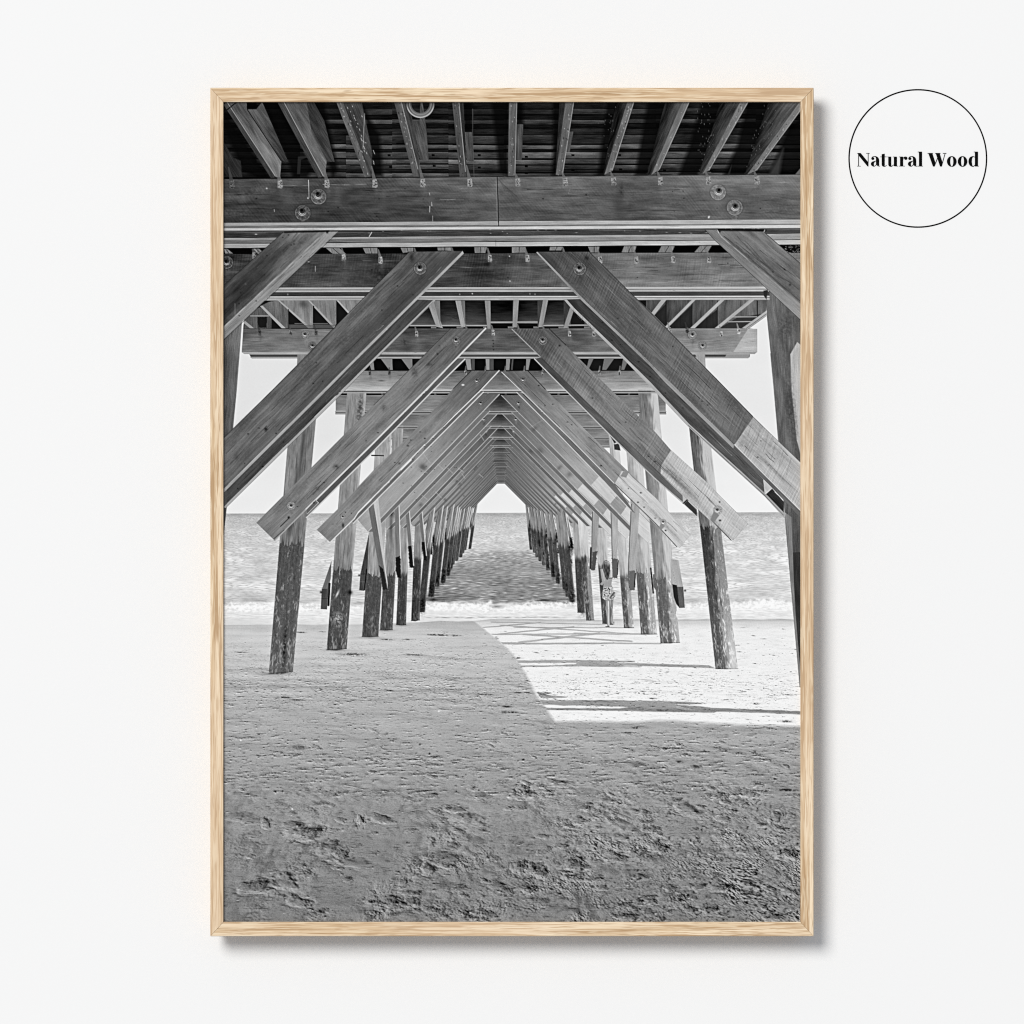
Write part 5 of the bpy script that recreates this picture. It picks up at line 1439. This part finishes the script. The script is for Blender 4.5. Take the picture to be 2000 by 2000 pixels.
def lettering():
    A = []
    A += [[[(118, 148), (165, 148), (283, 292), (283, 351), (268, 351), (128, 180)]], rc(126.5, 150, 138, 346), rc(110, 147, 160, 155), rc(110, 343, 166, 351), rc(272, 150, 283.5, 300), rc(247, 147, 302, 155)]
    A += small_a(0)
    A += [[[(484, 165), (530, 157), (530, 320), (484, 320)]], rc(462, 201, 558, 209.5), strip([(507, 316, 46), (511, 334, 42), (523, 346, 20), (540, 347, 8), (557, 331, 4)])]
    A += [rc(584, 203, 629, 322), rc(570, 202, 627, 209.5), strip([(606.5, 318, 45), (612, 336, 38), (627, 347, 18), (646, 342, 8), (670, 324, 4)]), rc(670, 203, 716, 347), rc(655, 202, 700, 209.5), rc(690, 342, 733, 350)]
    A += [rc(764, 203, 810, 347), rc(748, 202, 800, 209.5), rc(748, 342, 835, 350), strip([(808, 246, 4), (817, 218, 5), (836, 205, 9)]), oval(850, 226, 25, 25)]
    A += small_a(564)
    o = 1014
    A += [rc(o + 38, 131, o + 84, 346), rc(o + 18, 126, o + 84, 135), rc(o + 14, 342, o + 98, 350)]
    A += [[[(o + 180, 150), (o + 241, 150), (o + 288, 296), (o + 274, 351), (o + 250, 351)]], [[(o + 266, 351), (o + 276, 351), (o + 322, 232), (o + 315, 222)]],
          [[(o + 293, 150), (o + 353, 150), (o + 394, 288), (o + 382, 351), (o + 358, 351)]], [[(o + 374, 351), (o + 385, 351), (o + 441, 150), (o + 431, 150)]],
          rc(o + 168, 147, o + 250, 155), rc(o + 283, 147, o + 365, 155), rc(o + 400, 147, o + 455, 155)]
    A += [oval(o + 537, 275, 73, 80.5, 24, 73), oval(o + 701, 275, 72, 80.5, 23, 73)]
    A += [rc(o + 890, 131, o + 936, 346), rc(o + 872, 126, o + 936, 135), rc(o + 890, 342, o + 950, 350),
          strip([(o + 890, 212, 4), (o + 870, 200, 7), (o + 848, 206, 18), (o + 826, 230, 40), (o + 817, 275, 48), (o + 826, 320, 40), (o + 848, 345, 16), (o + 868, 349, 7), (o + 890, 330, 4)])]
    return [[[(1660 + x / 7.8, 280 + y / 7.8) for x, y in f] for f in piece] for piece in A]


film = mat_plain('caption_black', (.0035, .0035, .0035), .8)
dr = bpy.data.objects.new('caption_badge', None)  # caption overlay rather than a real decal; built flat on the wall
col.objects.link(dr)
dr.location = at(1792.6, 309.4, 0.0)
dr['label'] = 'overlaid caption, a thin black ring with bold black serif lettering right of the frame'
dr['category'] = 'caption graphic'
obj('ring', flat_mesh('ring', [oval(1792.6, 309.4, 135.6, 135.5, 132.9, 132.8, 160)], dr.location), film, dr)
obj('lettering', flat_mesh('lettering', lettering(), dr.location), film, dr)

# ------------------------------------------------------------------ lamps and camera
w = bpy.data.worlds.new('World'); sc.world = w; w.use_nodes = True
w.node_tree.nodes['Background'].inputs['Color'].default_value = (.93, .97, 1.03, 1)
w.node_tree.nodes['Background'].inputs['Strength'].default_value = 0.45

ld = bpy.data.lights.new('softbox', 'AREA')
ld.shape = 'DISK'; ld.size = 18.5
ld.energy = 15350.0
ld.color = (1.0, .982, .945)
lo = bpy.data.objects.new('softbox', ld); col.objects.link(lo)
ldir = Vector((-.53, -1.0, .55)).normalized()
lo.location = Vector((0, 0, CZ)) + ldir * 40.0
lo.rotation_euler = (-ldir).to_track_quat('-Z', 'Y').to_euler()

cam = bpy.data.cameras.new('camera')
co_ = bpy.data.objects.new('camera', cam); col.objects.link(co_)
co_.location = (0, -CAMD, CZ); co_.rotation_euler = (math.radians(90), 0, 0)
cam.sensor_width = 36.0
cam.lens = 36.0 * (CAMD - DEPTH) / (2000 * K)
cam.clip_end = 100.0
sc.camera = co_
sc.view_settings.view_transform = 'Standard'
sc.view_settings.look = 'None'
sc.view_settings.exposure = 0.0
sc.view_settings.gamma = 1.0
sc.render.film_transparent = False
sc.cycles.use_denoising = False
sc.cycles.pixel_filter_type = 'BLACKMAN_HARRIS'
sc.cycles.filter_width = 1.1
